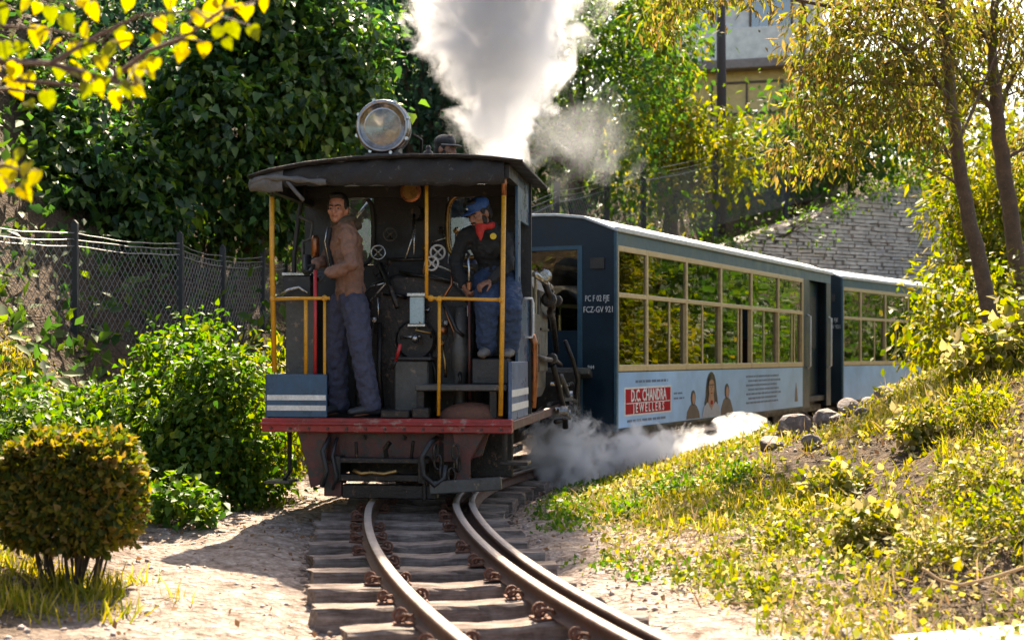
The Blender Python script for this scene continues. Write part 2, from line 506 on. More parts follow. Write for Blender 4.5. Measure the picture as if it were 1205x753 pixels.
def track_pt(s, u=0.0, z=0.0):
    x = np.interp(s, TR[:, 0], TR[:, 1]); y = np.interp(s, TR[:, 0], TR[:, 2]); th = np.interp(s, TR[:, 0], TR[:, 3])
    return Vector((x + math.cos(th) * u, y - math.sin(th) * u, z)), th


TP = TR[::8]


def offset_u(x, y):
    """signed distance to the track's centre line, right positive (vectorised)"""
    x = np.asarray(x, float).ravel(); y = np.asarray(y, float).ravel()
    out = np.empty(len(x))
    for a in range(0, len(x), 20000):
        dx = x[a:a + 20000, None] - TP[None, :, 1]; dy = y[a:a + 20000, None] - TP[None, :, 2]
        i = np.argmin(dx * dx + dy * dy, axis=1)
        j = np.arange(len(i))
        th = TP[i, 3]
        side = dx[j, i] * np.cos(th) - dy[j, i] * np.sin(th)
        out[a:a + 20000] = np.sign(side) * np.sqrt(dx[j, i] ** 2 + dy[j, i] ** 2)
    return out


def vnoise(x, y, f, seed=0):
    """cheap smooth value noise"""
    x = x * f + seed * 17.3; y = y * f + seed * 9.1
    xi = np.floor(x); yi = np.floor(y); fx = x - xi; fy = y - yi
    fx = fx * fx * (3 - 2 * fx); fy = fy * fy * (3 - 2 * fy)
    def h(a, b): 
        v = np.sin(a * 127.1 + b * 311.7 + seed * 74.7) * 43758.5453
        return v - np.floor(v)
    return (h(xi, yi) * (1 - fx) + h(xi + 1, yi) * fx) * (1 - fy) + (h(xi, yi + 1) * (1 - fx) + h(xi + 1, yi + 1) * fx) * fy


def sstep(a, b, x):
    t = np.clip((x - a) / (b - a), 0, 1)
    return t * t * (3 - 2 * t)


BR = np.array([(0, -.235), (.66, -.235), (.95, -.16), (1.15, -.14), (1.5, -.09), (2.1, .06), (2.6, .22), (3, .32), (3.7, .58), (4.5, .92), (5.3, 1.28), (6.2, 1.6), (8, 2.1), (15, 2.9), (60, 5), (400, 12)])
BL = np.array([(0, -.235), (.66, -.235), (1.0, -.16), (2.0, -.13), (2.6, 0.0), (3.2, .3), (4, .95), (5, 2.0), (6, 3.5), (8, 5.8), (11, 7.6), (16, 9.0), (60, 14), (400, 30)])


def hgt(x, y):
    shp = np.shape(x)
    x = np.asarray(x, float).ravel(); y = np.asarray(y, float).ravel()
    u = offset_u(x, y)
    zr = np.interp(u, BR[:, 0], BR[:, 1]); zl = np.interp(-u, BL[:, 0], BL[:, 1])
    fr = sstep(5.9, 9.8, y + 0.12 * (x - 2)); fl = sstep(3.5, 9.5, y)
    fr = np.where(zr > -.15, fr, 1); fl = np.where(zl > -.15, fl, 1)
    z = np.where(u > 0, -.15 + (zr + .15) * fr, -.15 + (zl + .15) * fl)
    amp = np.clip((np.abs(u) - .75) / 2.0, 0, 1)
    z = z + amp * (0.22 * (vnoise(x, y, 0.9, 1) - .5) + 0.09 * (vnoise(x, y, 2.3, 2) - .5) + 0.04 * (vnoise(x, y, 5.1, 3) - .5))
    rough = np.clip((np.abs(u) - .4) / .5, 0, 1)
    z = z + rough * 0.035 * (vnoise(x, y, 6.3, 4) - .5)
    return z.reshape(shp)


def gp(px, py, dmax=14.5):
    """where the ray through a photograph pixel meets the ground"""
    d = np.arange(4.5, dmax, .04)
    x_ = (px - PW / 2) / FPX * d; z_ = CAMZ + (HOR - py) / FPX * d
    k_ = np.nonzero(hgt(x_, d) >= z_)[0]
    i_ = k_[0] if len(k_) else len(d) - 1
    return Vector((x_[i_], d[i_], float(hgt(x_[i_:i_ + 1], d[i_:i_ + 1])[0])))


def hz(x, y):
    return float(hgt(np.array([x]), np.array([y]))[0])


# ------------------------------------------------------------------ ground sheet
def axis(lo, hi, fine_lo, fine_hi, f, c):
    a = list(np.arange(fine_lo, fine_hi, f))
    s = f; v = fine_lo; left = []
    while v > lo: s = min(s * 1.25, c); v -= s; left.append(v)
    s = f; v = a[-1]; right = []
    while v < hi: s = min(s * 1.25, c); v += s; right.append(v)
    return np.array(left[::-1] + a + right)


gx = axis(-320, 320, -6, 8, 0.09, 30); gy = axis(-60, 600, 3.5, 24, 0.10, 30)
GX, GY = np.meshgrid(gx, gy)
GZ = hgt(GX, GY)
nx, ny = len(gx), len(gy)
ii = np.arange(nx * ny).reshape(ny, nx)
F = np.stack([ii[:-1, :-1], ii[:-1, 1:], ii[1:, 1:], ii[1:, :-1]], -1).reshape(-1, 4)
gme = np_mesh('ground', np.stack([GX, GY, GZ], -1).reshape(-1, 3), [F])
ca = gme.attributes.new('offset', 'FLOAT', 'POINT')
ca.data.foreach_set('value', offset_u(GX, GY).astype(np.float32))


def ground_mat():
    m, t, out = nt_new('dusty_earth')
    tc = t.nodes.new('ShaderNodeTexCoord')
    at_ = t.nodes.new('ShaderNodeAttribute'); at_.attribute_name = 'offset'
    n1 = noise(t, 0.9, 6, 0.65, tc.outputs['Object'])
    n2 = noise(t, 9, 6, 0.7, tc.outputs['Object'])
    n3 = noise(t, 45, 4, 0.65, tc.outputs['Object'])
    v = t.nodes.new('ShaderNodeTexVoronoi'); v.inputs['Scale'].default_value = 26
    t.links.new(tc.outputs['Object'], v.inputs['Vector'])
    dust = ramp(t, n2.outputs[0], [(0.34, (0.16, 0.11, 0.08)), (0.48, (0.36, 0.28, 0.235)), (0.68, (0.54, 0.46, 0.41))])
    soil = ramp(t, n2.outputs[0], [(0.3, (0.06, 0.042, 0.03)), (0.7, (0.15, 0.105, 0.07))])
    # bare dusty path beside the line, darker soil on the slopes
    a = math_n(t, 'ABSOLUTE', at_.outputs['Fac'])
    a = math_n(t, 'ADD', a, math_n(t, 'MULTIPLY', n1.outputs[0], 1.4))
    f = ramp(t, math_n(t, 'MULTIPLY', a, 0.2), [(0.46, (0, 0, 0)), (0.60, (1, 1, 1))])
    col = mixc(t, f.outputs[0], dust.outputs[0], soil.outputs[0])
    chips = ramp(t, v.outputs['Distance'], [(0.0, (1.25,) * 3), (0.35, (1.0,) * 3), (0.6, (0.72,) * 3)])
    mm = t.nodes.new('ShaderNodeMix'); mm.data_type = 'RGBA'; mm.blend_type = 'MULTIPLY'; mm.inputs[0].default_value = 0.7
    t.links.new(col, mm.inputs[6]); t.links.new(chips.outputs[0], mm.inputs[7])
    b = t.nodes.new('ShaderNodeBsdfPrincipled'); b.inputs['Roughness'].default_value = 0.95
    b.inputs['Specular IOR Level'].default_value = 0.15
    t.links.new(mm.outputs[2], b.inputs['Base Color'])
    h = math_n(t, 'ADD', math_n(t, 'MULTIPLY', n2.outputs[0], 1.0), math_n(t, 'MULTIPLY', n3.outputs[0], 0.5))
    h = math_n(t, 'SUBTRACT', h, math_n(t, 'MULTIPLY', v.outputs['Distance'], 0.5))
    bp = t.nodes.new('ShaderNodeBump'); bp.inputs['Strength'].default_value = 1.0; bp.inputs['Distance'].default_value = 0.07
    t.links.new(h, bp.inputs['Height']); t.links.new(bp.outputs[0], b.inputs['Normal'])
    t.links.new(b.outputs[0], out.inputs[0])
    return m


M['ground'] = ground_mat()
tag(link('ground', gme, M['ground'], None, True), 'dusty pale earth rising to a bank and a hillside', None, None, 'structure')

# ------------------------------------------------------------------ leaves, blades, stones in bulk
T_HEART = (np.array([(0, 0, 0), (.34, .04, .10), (.38, .36, .17), (0, 1, -.16), (-.38, .36, .17), (-.34, .04, .10)]), [np.array([(0, 1, 2, 3), (0, 3, 4, 5)])])
T_OVAL = (np.array([(0, 0, 0), (.27, .45, .07), (0, 1, -.05), (-.27, .45, .07)]), [np.array([(0, 1, 2), (0, 2, 3)])])
T_LANCE = (np.array([(0, 0, 0), (.12, .4, .03), (0, 1, -.12), (-.12, .4, .03)]), [np.array([(0, 1, 2), (0, 2, 3)])])
T_BLADE = (np.array([(-.028, 0, 0), (.028, 0, 0), (.022, .55, .07), (-.022, .55, .07), (0, 1, .30)]), [np.array([(0, 1, 2, 3)]), np.array([(3, 2, 4)])])


def _stone(seed):
    r = np.random.default_rng(seed)
    v = np.array([(1, 0, 0), (-1, 0, 0), (0, 1, 0), (0, -1, 0), (0, 0, .75), (0, 0, -.6), (.6, .6, .3), (-.6, .55, .35), (-.6, -.6, .2), (.6, -.55, .4)], float)
    v *= 1 + r.uniform(-.25, .25, v.shape)
    bm = bmesh.new()
    for p in v: bm.verts.new(p)
    bmesh.ops.convex_hull(bm, input=bm.verts)
    bm.verts.index_update()
    keep = [q for q in bm.verts if q.link_faces]
    idx = {q: i for i, q in enumerate(keep)}
    V = np.array([q.co[:] for q in keep]); Fc = np.array([[idx[q] for q in f.verts] for f in bm.faces if len(f.verts) == 3])
    bm.free()
    return V, [Fc]


STONES = [_stone(i) for i in range(5)]


def unit(v):
    return v / np.maximum(np.linalg.norm(v, axis=1, keepdims=True), 1e-9)


def scatter(name, P, T, Nn, S, tmpl, mat, parent=None, W=1.0, smooth=False):
    """one mesh of n copies of a small template: y along T, z along Nn"""
    T = unit(T); Nn = unit(Nn - T * np.sum(Nn * T, 1, keepdims=True)); B = np.cross(T, Nn)
    tv, tf = tmpl
    S = np.asarray(S)[:, None, None]
    V = P[:, None, :] + S * (W * tv[None, :, 0:1] * B[:, None, :] + tv[None, :, 1:2] * T[:, None, :] + tv[None, :, 2:3] * Nn[:, None, :])
    k = len(tv); n = len(P)
    off = (np.arange(n) * k)[:, None, None]
    faces = [(f[None] + off).reshape(-1, f.shape[1]) for f in tf]
    return link(name, np_mesh(name, V.reshape(-1, 3), faces), mat, parent, smooth)


def rdir(n):
    return unit(rng.normal(size=(n, 3)))


def lump_leaves(lumps, n, clump=14, spread=0.16, fill=0.35, up=0.5, droop=0.5, split=0, jit=.42):
    """positions, tips and normals of leaves gathered in sprays over lumpy ellipsoids.
    lumps: (centre, (rx,ry,rz)). returns P,T,N"""
    if split:
        q = []
        for c, r in lumps:
            dd = rdir(split)
            for e in dd: q.append((tuple(np.array(c) + e * np.array(r) * .55), tuple(np.array(r) * rng.uniform(.38, .68))))
        lumps = q
    w = np.array([r[0] * r[1] + r[0] * r[2] + r[1] * r[2] for c, r in lumps]); w /= w.sum()
    Ps, Ts, Ns = [], [], []
    for (c, r), wi in zip(lumps, w):
        m = max(int(n * wi / clump), 3)
        d = rdir(m)
        rad = (1 - fill * rng.random(m) ** 2.2) * (0.82 + 0.30 * vnoise(d[:, 0] * 2 + c[0], d[:, 2] * 2 + d[:, 1] * 1.7 + c[2], 1.6, 3))
        cc = np.array(c) + d * rad[:, None] * np.array(r)
        cc = np.repeat(cc, clump, 0); dd = np.repeat(d, clump, 0)
        k = len(cc)
        sp = spread * (0.5 + np.repeat(rng.random(m), clump))[:, None]
        off = rng.normal(size=(k, 3)) * sp * np.array([1, 1, .8])
        P = cc + off
        Nn = dd * 0.6 + np.array([0, 0, up]) + rng.normal(size=(k, 3)) * jit
        T = dd * 0.45 + np.array([0, 0, -droop]) + rng.normal(size=(k, 3)) * 0.45
        Ps.append(P); Ts.append(T); Ns.append(Nn)
    return np.concatenate(Ps), np.concatenate(Ts), np.concatenate(Ns)


def sway(a, b, n, amp, seed):
    r = random.Random(seed)
    a = Vector(a); b = Vector(b)
    L = (b - a).length
    o1 = Vector((r.uniform(-1, 1), r.uniform(-1, 1), r.uniform(-.3, .6))) * amp * L
    o2 = Vector((r.uniform(-1, 1), r.uniform(-1, 1), r.uniform(-.5, .5))) * amp * L * .5
    return [a.lerp(b, i / n) + o1 * math.sin(math.pi * i / n) + o2 * math.sin(2 * math.pi * i / n) for i in range(n + 1)]


def tree(name, label, cat, base, lumps, n, size, tmpl, mat, trunk_r=0.14, clump=14, spread=0.2, fill=0.4, up=0.5, droop=0.5,
         group=None, barkm='bark', seed=1, crown='crown', trunk='trunk', W=1.0, stems=None, split=0, jit=.42):
    """a thing > trunk (with limbs), crown"""
    b = Vector(base)
    root = empty(name, b, 0, label, cat, group)
    mb = MB()
    lc = [Vector(c) for c, r in lumps]
    top = sum(lc, Vector()) / len(lc)
    low = min(c.z for c in lc)
    fork = b.lerp(top, 0.55)
    if stems is None:
        pts = sway(b - Vector((0, 0, .25)), fork, 6, 0.05, seed)
        mb.tube(pts, [trunk_r * (1.15 - .5 * i / 6) for i in range(7)], 8)
        for i, c in enumerate(lc):
            p0 = pts[3 + (i % 4)] if len(pts) > 6 else fork
            q = sway(p0, c, 5, 0.10, seed + i + 1)
            mb.tube(q, [trunk_r * (.5 - .42 * k / 5) for k in range(6)], 6)
    else:
        for i, (sb, c) in enumerate(stems):
            q = sway(sb, c, 6, 0.07, seed + i)
            mb.tube(q, [trunk_r * (1 - .6 * k / 6) for k in range(7)], 6)
    mb.v = [tuple(Vector(p) - b) for p in mb.v]
    mb.build(trunk, M[barkm], root, True)
    P, T, Nn = lump_leaves(lumps, n, clump, spread, fill, up, droop, split, jit)
    S = size * (0.5 + 0.95 * rng.random(len(P)) ** 1.3)
    scatter(crown, P - np.array(b), T, Nn, S, tmpl, M[mat], root, W)
    return root


def lump(px, py, d, r, squash=1.0, deep=1.0):
    p = at(px, py, d)
    return ((p.x, p.y, p.z), (r, r * deep, r * squash))


# ================================================================== railway track
track = empty('railway_track', (0, 0, 0), 0, 'narrow gauge railway track curving under the engine, with a check rail', 'railway track')
RAILH = 0.095


def sweep_rail(name, u, s0, s1, zt=0.0, w=0.052):
    h = RAILH
    prof = [(-w / 2, 0), (w / 2, 0), (w / 2, -.026), (.008, -.034), (.008, -h + .016), (.045, -h + .008), (.045, -h), (-.045, -h), (-.045, -h + .008), (-.008, -h + .016), (-.008, -.034), (-w / 2, -.026)]
    n = len(prof); ss = np.arange(s0, s1, 0.2)
    V = []
    for s in ss:
        for pu, pz in prof:
            p, th = track_pt(s, u + pu, zt + pz); V.append(p[:])
    web, top = [], []
    for i in range(len(ss) - 1):
        for k in range(n):
            f = (i * n + k, i * n + (k + 1) % n, (i + 1) * n + (k + 1) % n, (i + 1) * n + k)
            (top if k == 0 else web).append(f)
    me = np_mesh(name, np.array(V), [np.array(top), np.array(web)])
    me.materials.append(M['railtop']); me.materials.append(M['rail'])
    mi = np.array([0] * len(top) + [1] * len(web), np.int32)
    me.polygons.foreach_set('material_index', mi)
    return link(name, me, None, track)


sweep_rail('rail', -0.331, -9, 34)
sweep_rail('rail', 0.331, -9, 34)
sweep_rail('check_rail', 0.455, -9, 6, 0.004, 0.05)

sl_meshes = []
for k in range(5):
    mb = MB(); r = random.Random(40 + k)
    nseg = 18; Ls = 1.46
    vs = []
    prof = [(-.105, -.26), (.105, -.26), (.108, -.10), (.102, -.014), (.084, 0), (.03, .003), (-.03, .002), (-.086, 0), (-.103, -.014), (-.108, -.10)]
    m_ = len(prof); ph = r.uniform(0, 6)
    for i in range(nseg + 1):
        x = -Ls / 2 + Ls * i / nseg
        sag = -0.016 * math.exp(-(x / .22) ** 2) + .004 * math.sin(x * 9 + ph)
        e_ = .03 if i in (0, nseg) else 0
        for (yy, zz) in prof:
            chip = -abs(r.gauss(0, .006)) if -.05 < zz < -.001 else 0
            vs.append((x + r.uniform(-e_, e_), yy * (1 + (.0 if not e_ else -.06)) + r.uniform(-.004, .004) + chip * math.copysign(1, yy), zz + (sag + r.uniform(-.003, .003) if zz > -.05 else 0) + chip))
    fs = [tuple(range(m_))[::-1], tuple(nseg * m_ + j for j in range(m_))]
    for i in range(nseg):
        for j in range(m_):
            fs.append((i * m_ + j, i * m_ + (j + 1) % m_, (i + 1) * m_ + (j + 1) % m_, (i + 1) * m_ + j))
    mb.add(vs, fs)
    me = bpy.data.meshes.new('sleeper'); me.from_pydata(mb.v, [], mb.f); me.materials.append(M['sleeper'])
    sl_meshes.append(me)
# the curled rail clip: coil, plate, bolt
mb = MB()
mb.box(-.07, .06, -.055, .055, 0.0, .014)
mb.tube([(.05, -.03, .03), (.03, -.035, .055), (-.01, -.03, .062), (-.04, -.012, .05), (-.05, .012, .035), (-.03, .035, .03), (.01, .038, .045), (.045, .03, .05)], .011, 6)
mb.ring((-.03, 0, .055), (0.2, 1, 0.1), .038, .010, 12, 6)
mb.lathe([(0, .016), (.05, .016), (.05, .011), (.075, .009)], (-.035, -.005, .01), (0, 0, 1), 6)
clip_me = bpy.data.meshes.new('rail_clip'); clip_me.from_pydata(mb.v, [], mb.f); clip_me.materials.append(M['rust'])
rr = random.Random(9)
SP = 0.58
for i in range(-14, 34):
    s = i * SP
    p, th = track_pt(s, rr.uniform(-.04, .04), -RAILH - .006)
    o = bpy.data.objects.new('sleeper', sl_meshes[i % 5]); COL.objects.link(o); o.parent = track
    o.location = p; o.rotation_euler = (rr.uniform(-.02, .02), rr.uniform(-.008, .008), -th + rr.uniform(-.035, .035))
    if s < 4.0:
        for u, flip in ((-.331 - .075, 0), (-.331 + .075, 1), (.331 - .075, 0)):
            if rr.random() < .12: continue
            q, th = track_pt(s + rr.uniform(-.015, .015), u, -RAILH - .004)
            c = bpy.data.objects.new('rail_clip', clip_me); COL.objects.link(c); c.parent = track
            c.location = q; c.rotation_euler = (0, 0, -th + math.pi * flip + rr.uniform(-.25, .25)); c.scale = (rr.uniform(.62, .85),) * 3; c.rotation_euler.x = rr.uniform(-.2, .2)

# ballast between and beside the sleepers, grit and dead leaves on the path: nobody could count them
def stones(name, P, S, mat, label, cat, smooth=False):
    root = empty(name, (0, 0, 0), 0, label, cat); root['kind'] = 'stuff'
    n = len(P); w = rng.integers(0, 5, n)
    for k in range(5):
        q = P[w == k]
        o = scatter('pebbles', q, rdir(len(q)) * np.array([1, 1, .2]), np.tile([0, 0, 1.0], (len(q), 1)) + rng.normal(size=(len(q), 3)) * .3, S[w == k], STONES[k], M[mat], root)
        o['kind'] = 'stuff'
    return root


n = 20000
s = rng.uniform(-8.5, 7, n); u = rng.normal(0, .55, n)
u = np.where(np.abs(u) > .78, rng.uniform(-.76, .76, n), u)
pts = np.array([track_pt(a, b)[0][:] for a, b in zip(s, u)])
pts[:, 2] = hgt(pts[:, 0], pts[:, 1]) - 0.005 + rng.random(n) * .04 * (np.abs(u) < .72)
stones('ballast', pts, 0.014 + 0.026 * rng.random(n) ** 2, 'bed', 'loose brown and grey ballast stones between the sleepers', 'ballast')
n = 8000
x = rng.uniform(-5, 4.5, n); y = 3.8 + 11 * rng.random(n) ** 1.3
u = offset_u(x, y); k = (np.abs(u) > .6) & (np.abs(u) < 3.2)
x, y = x[k], y[k]; n = len(x)
stones('grit', np.stack([x, y, hgt(x, y)], 1), 0.005 + 0.022 * rng.random(n) ** 6, 'ballast', 'scattered chips and grit over the dusty path', 'grit')

# ================================================================== locomotive, cab end towards the viewer
LX, LY, LH = -0.985, 11.0, R(8.0)
loco = empty('steam_locomotive', (LX, LY, 0), -LH, 'small black tank locomotive with open cab, red beam, yellow handrails and blue panels', 'locomotive')
sH, cH = math.sin(LH), math.cos(LH)


def L(px, py, Y):
    """photograph pixel on the plane local y = Y of the engine -> engine coordinates"""
    k = (px - PW / 2) / FPX
    x = (k * (LY + cH * Y) - LX - sH * Y) / (cH + k * sH)
    d = LY + cH * Y - sH * x
    return Vector((x, Y, CAMZ + (HOR - py) / FPX * d))


def put(mb, name, mat, parent=None, smooth=False, bevel=0.0, seg=1, label=None):
    o = mb.build(name, M[mat], parent or loco, smooth, bevel, seg)
    if label: o['label'] = label
    return o


FLOOR = 0.655
# ---- underframe
mb = MB(); mb.box(-1.0, 1.0, -.05, .05, .545, .655); mb.box(-1.005, 1.005, -.075, -.05, .60, .625)
beam = put(mb, 'buffer_beam', 'red', bevel=.008)
for i in range(13):
    mb = MB(); x = -.92 + i * .153
    mb.lathe([(0, .013), (.012, .011)], (x, -.05, .573), (0, -1, 0), 6); put(mb, 'rivet', 'redbrown', beam)
mb = MB(); mb.box(-.98, .98, .05, 1.5, .60, .648); put(mb, 'footplate', 'iron')
for sx in (-1, 1):
    mb = MB(); mb.box(sx * .97 - .03, sx * .97 + .03, .05, 4.9, .565, .64); put(mb, 'running_board', 'redbrown', bevel=.006)
    mb = MB(); mb.box(sx * .42 - .02, sx * .42 + .02, .1, 5.2, .2, .6); put(mb, 'frame_plate', 'iron')
# headstock below the beam, its brackets
mb = MB(); mb.prism([(-.62, .545), (.80, .545), (.74, .36), (.55, .31), (-.5, .31), (-.60, .40)], 'y', .10, .14); put(mb, 'headstock', 'redbrown', bevel=.004)
mb = MB(); mb.prism([(-.73, .545), (-.48, .545), (-.50, .14), (-.62, .10), (-.66, .3)], 'y', .02, .06); put(mb, 'bracket', 'redbrown', bevel=.004)
mb = MB(); mb.prism([(.52, .545), (.78, .545), (.66, .33), (.66, .12), (.54, .12), (.56, .33)], 'y', .02, .06); put(mb, 'bracket', 'redbrown', bevel=.004)
for x in (-.56, -.2, .12, .6):
    mb = MB(); mb.lathe([(0, .022), (.02, .02), (.02, .012), (.05, .012)], (x, .10, .50), (0, -1, 0), 6); put(mb, 'bolt', 'iron')
# draw gear: two bars with an open slot, link and pin
mb = MB(); mb.box(-.40, .34, -.04, .10, .305, .345); mb.box(-.40, .30, -.04, .10, .165, .215); mb.box(-.42, -.36, -.05, .10, .15, .36); mb.box(.26, .32, -.05, .10, .15, .36)
put(mb, 'draw_pocket', 'iron', bevel=.005)
mb = MB(); mb.tube([(-.25, -.06, .25), (-.18, -.08, .225), (-.1, -.08, .235), (0, -.08, .225), (.1, -.08, .25)], .016, 8); put(mb, 'pin_chain', 'brass', smooth=True)
for q_, r_ in (([(.0, 0, .345), (.0, -.04, .42), (.04, -.06, .47)], .02), ([(-.24, 0, .345), (-.24, -.02, .47)], .014), ([(.2, 0, .345), (.22, -.03, .48)], .014)):
    mb = MB(); mb.tube(q_, r_, 8); put(mb, 'lever', 'iron')
for i, (x, z) in enumerate(((.40, .40), (.42, .32), (.45, .235), (.56, .40), (.58, .31), (.53, .22))):
    mb = MB(); n_ = 14; w = .028; h = .058
    ax = (1, 0.15, 0) if i % 2 else (0.3, 1, 0.1)
    a = Vector(ax).normalized()
    mb.tube([Vector((x, -.05, z)) + a * w * math.cos(2 * math.pi * k / n_) + Vector((0, 0, 1)) * h * math.sin(2 * math.pi * k / n_) for k in range(n_)], .011, 6, closed=True)
    put(mb, 'chain_link', 'iron', smooth=True)
mb = MB(); mb.tube([(.38, .1, .5), (.36, -.06, .47), (.30, -.09, .36), (.31, -.08, .22), (.40, -.07, .14), (.47, -.06, .2), (.48, -.05, .3)], .022, 8); put(mb, 'brake_hose', 'black', smooth=True)
mb = MB(); mb.tube([(-.46, .0, .5), (-.50, -.06, .40), (-.46, -.08, .25), (-.50, -.07, .12)], .02, 8); mb.tube([(-.40, .0, .5), (-.42, -.06, .36), (-.38, -.08, .2), (-.42, -.05, .1)], .014, 8); put(mb, 'brake_hose', 'black', smooth=True)
# timber guard beam just above the rails
mb = MB(); mb.box(-.36, .40, .0, .10, .025, .135); put(mb, 'guard_beam', 'iron', bevel=.008)
mb = MB(); mb.box(.36, .92, -.10, -.0, .045, .145, Matrix.Rotation(R(-4), 4, 'Y') @ Matrix.Rotation(R(3), 4, 'Z')); put(mb, 'guard_plank', 'grime', bevel=.008)
mb = MB(); mb.box(-.50, -.36, -.02, .05, .04, .3); put(mb, 'guard_iron', 'redbrown', bevel=.006)
mb = MB(); mb.box(.29, .32, -.02, .02, .02, .33); put(mb, 'guard_iron', 'iron', bevel=.004)
mb = MB(); mb.box(-.41, .41, .42, .46, .12, .56); put(mb, 'dark_gap_plate', 'iron', bevel=.006)  # dark plate added to block the lit ground seen through the gaps
mb = MB(); mb.box(.45, .93, .50, .54, .16, .56); put(mb, 'dark_gap_plate_right', 'iron', bevel=.01)  # added dark plate, keeps the right-hand gap dark
mb = MB(); mb.box(-.60, -.45, .45, .5, .1, .56); put(mb, 'dark_gap_plate_left', 'iron', bevel=.006)  # added dark plate, keeps the left-hand gap dark
# steps that hang beside the frame
mb = MB(); mb.tube([(-.83, .15, .56), (-.83, .15, .22), (-.84, .05, .16)], .02, 6); put(mb, 'step_hanger', 'iron')
mb = MB(); mb.box(-.98, -.78, -.02, .2, .135, .155); put(mb, 'step', 'grime', bevel=.004)
mb = MB(); mb.tube([(.93, .05, .56), (.93, .05, .33)], .022, 6); put(mb, 'step_hanger', 'iron')
mb = MB(); mb.box(.90, 1.12, -.02, .2, .30, .325); put(mb, 'step', 'iron', bevel=.004)
# wheels
for y in (1.75, 3.35):
    mb = MB(); mb.tube([(-.45, y, .31), (.45, y, .31)], .05, 10); put(mb, 'axle', 'iron')
    for sx in (-1, 1):
        w = MB(); w.lathe([(0, .31), (.02, .335), (.028, .31), (.085, .31), (.085, .25), (.02, .25)], (sx * .27, y, .31), (sx, 0, 0), 28)
        wo_ = put(w, 'wheel', 'iron', smooth=False)
        w = MB()
        for k in range(9):
            a = 2 * math.pi * k / 9
            w.tube([(sx * .32, y, .31), (sx * .32, y + .27 * math.cos(a), .31 + .27 * math.sin(a))], .02, 5)
        w.lathe([(-.03, .07), (.06, .07)], (sx * .31, y, .31), (sx, 0, 0), 12)
        put(w, 'spokes', 'iron', wo_)
        mb = MB(); mb.ball((sx * .42, y, .31), .04, 8, 6); put(mb, 'crank_pin', 'steel', wo_, True)
for sx in (-1, 1):
    mb = MB(); mb.box(sx * .6 - .015, sx * .6 + .015, 1.6, 3.5, .18, .24); put(mb, 'coupling_rod', 'steel', bevel=.004)
    mb = MB(); mb.box(sx * .68 - .015, sx * .68 + .015, 3.0, 4.2, .36, .41); put(mb, 'connecting_rod', 'steel', bevel=.004)
    mb = MB(); mb.lathe([(0, .14), (.02, .19), (.06, .2), (.62, .2), (.66, .19), (.68, .12)], (sx * .82, 4.1, .55), (0, 1, 0), 20); put(mb, 'cylinder', 'black', smooth=False)
    mb = MB(); mb.prism([(4.1, .72), (4.75, .72), (4.7, .95), (4.15, 1.0)], 'x', sx * .82 - .2, sx * .82 + .2); put(mb, 'steam_chest', 'black', bevel=.02, seg=2)

# ---- cab panels with two white stripes
def striped(name, x0, x1, y0, y1, z0, z1, mat):
    mb = MB(); mb.box(x0, x1, y0, y1, z0, z1)
    p = put(mb, name, mat, bevel=.006)
    h = z1 - z0
    for a, b in ((.40, .52), (.16, .28)):
        s_ = MB(); e = .0035
        if abs(y1 - y0) < .1: s_.box(x0 + .005, x1 - .005, y0 - e, y0 - .0005, z0 + h * a, z0 + h * b)
        else: s_.box(x1 + .0005 if x1 > 0 else x0 - e, x1 + e if x1 > 0 else x0 - .0005, y0 + .005, y1 - .005, z0 + h * a, z0 + h * b)
        put(s_, 'stripe', 'white', p)
    return p


striped('bunker_panel', -.965, -.475, -.03, .0, .66, 1.0, 'locoblue')
striped('side_panel', .955, .985, .05, 1.05, .64, 1.10, 'sunlitblue')
striped('side_panel', -.985, -.955, .0, 1.05, .64, 1.0, 'locoblue')
# upper cab side on the right, dark blue, with a white grab rail behind it
mb = MB(); mb.box(.955, .98, .45, .62, 1.1, 2.6); mb.box(.955, .98, .62, 1.2, 2.25, 2.6); mb.box(.955, .98, .62, 1.2, 1.1, 1.62); put(mb, 'side_sheet', 'locoblue', bevel=.004)
mb = MB(); mb.tube([(.99, .75, 1.62), (1.05, .8, 1.62), (1.06, .8, 1.58), (1.06, .8, 1.34), (1.05, .8, 1.30), (.99, .78, 1.30)], .011, 8); put(mb, 'grab_rail', 'white', smooth=True)

# ---- handrails and pillars
def rail_obj(name, pts, r, mat, n=10):
    mb = MB(); mb.tube(pts, r, n); return put(mb, name, mat, smooth=True)


zt = 2.56
rail_obj('pillar', [L(323, 438, 0), L(320, 300, 0), L(320, 232, 0)], .020, 'yellow')
rail_obj('pillar_top', [L(320, 235, 0), L(319, 205, .0)], .012, 'black')
rail_obj('pillar', [L(589, 489, 0), L(591, 380, 0), L(593, 228, 0)], .019, 'yellow')
rail_obj('pillar_top', [L(593, 230, 0), L(593, 200, 0)], .022, 'copper')
rail_obj('pillar', [L(502, 350, 0), L(502, 216, 0)], .0145, 'yellow')
rail_obj('pillar_top', [L(502, 218, 0), L(502, 190, 0)], .015, 'redrod')
rail_obj('handrail', [L(502, 349, 0), L(506, 351, 0), L(540, 351.5, 0), L(590, 353, 0)], .0135, 'yellow')
rail_obj('handrail_post', [L(517, 352, 0), L(517, 420, 0), L(516, 489, 0)], .0135, 'yellow')
rail_obj('handrail', [L(321, 352, -.01), L(350, 351, -.01), L(388, 351, -.01)], .014, 'yellow')
for px, rr_, mt in ((360, .016, 'yellow'), (371, .015, 'redrod'), (382, .012, 'yellow')):
    rail_obj('handrail_post', [L(px, 351 if px != 371 else 318, .0), L(px, 441 if px != 382 else 489, .0)], rr_, mt)
for px, py in ((321, 352), (507, 351), (590, 353), (517, 352), (382, 351)):
    mb = MB(); mb.ball(L(px, py, -.005), .026, 10, 7); put(mb, 'rail_knuckle', 'yellow', smooth=True)
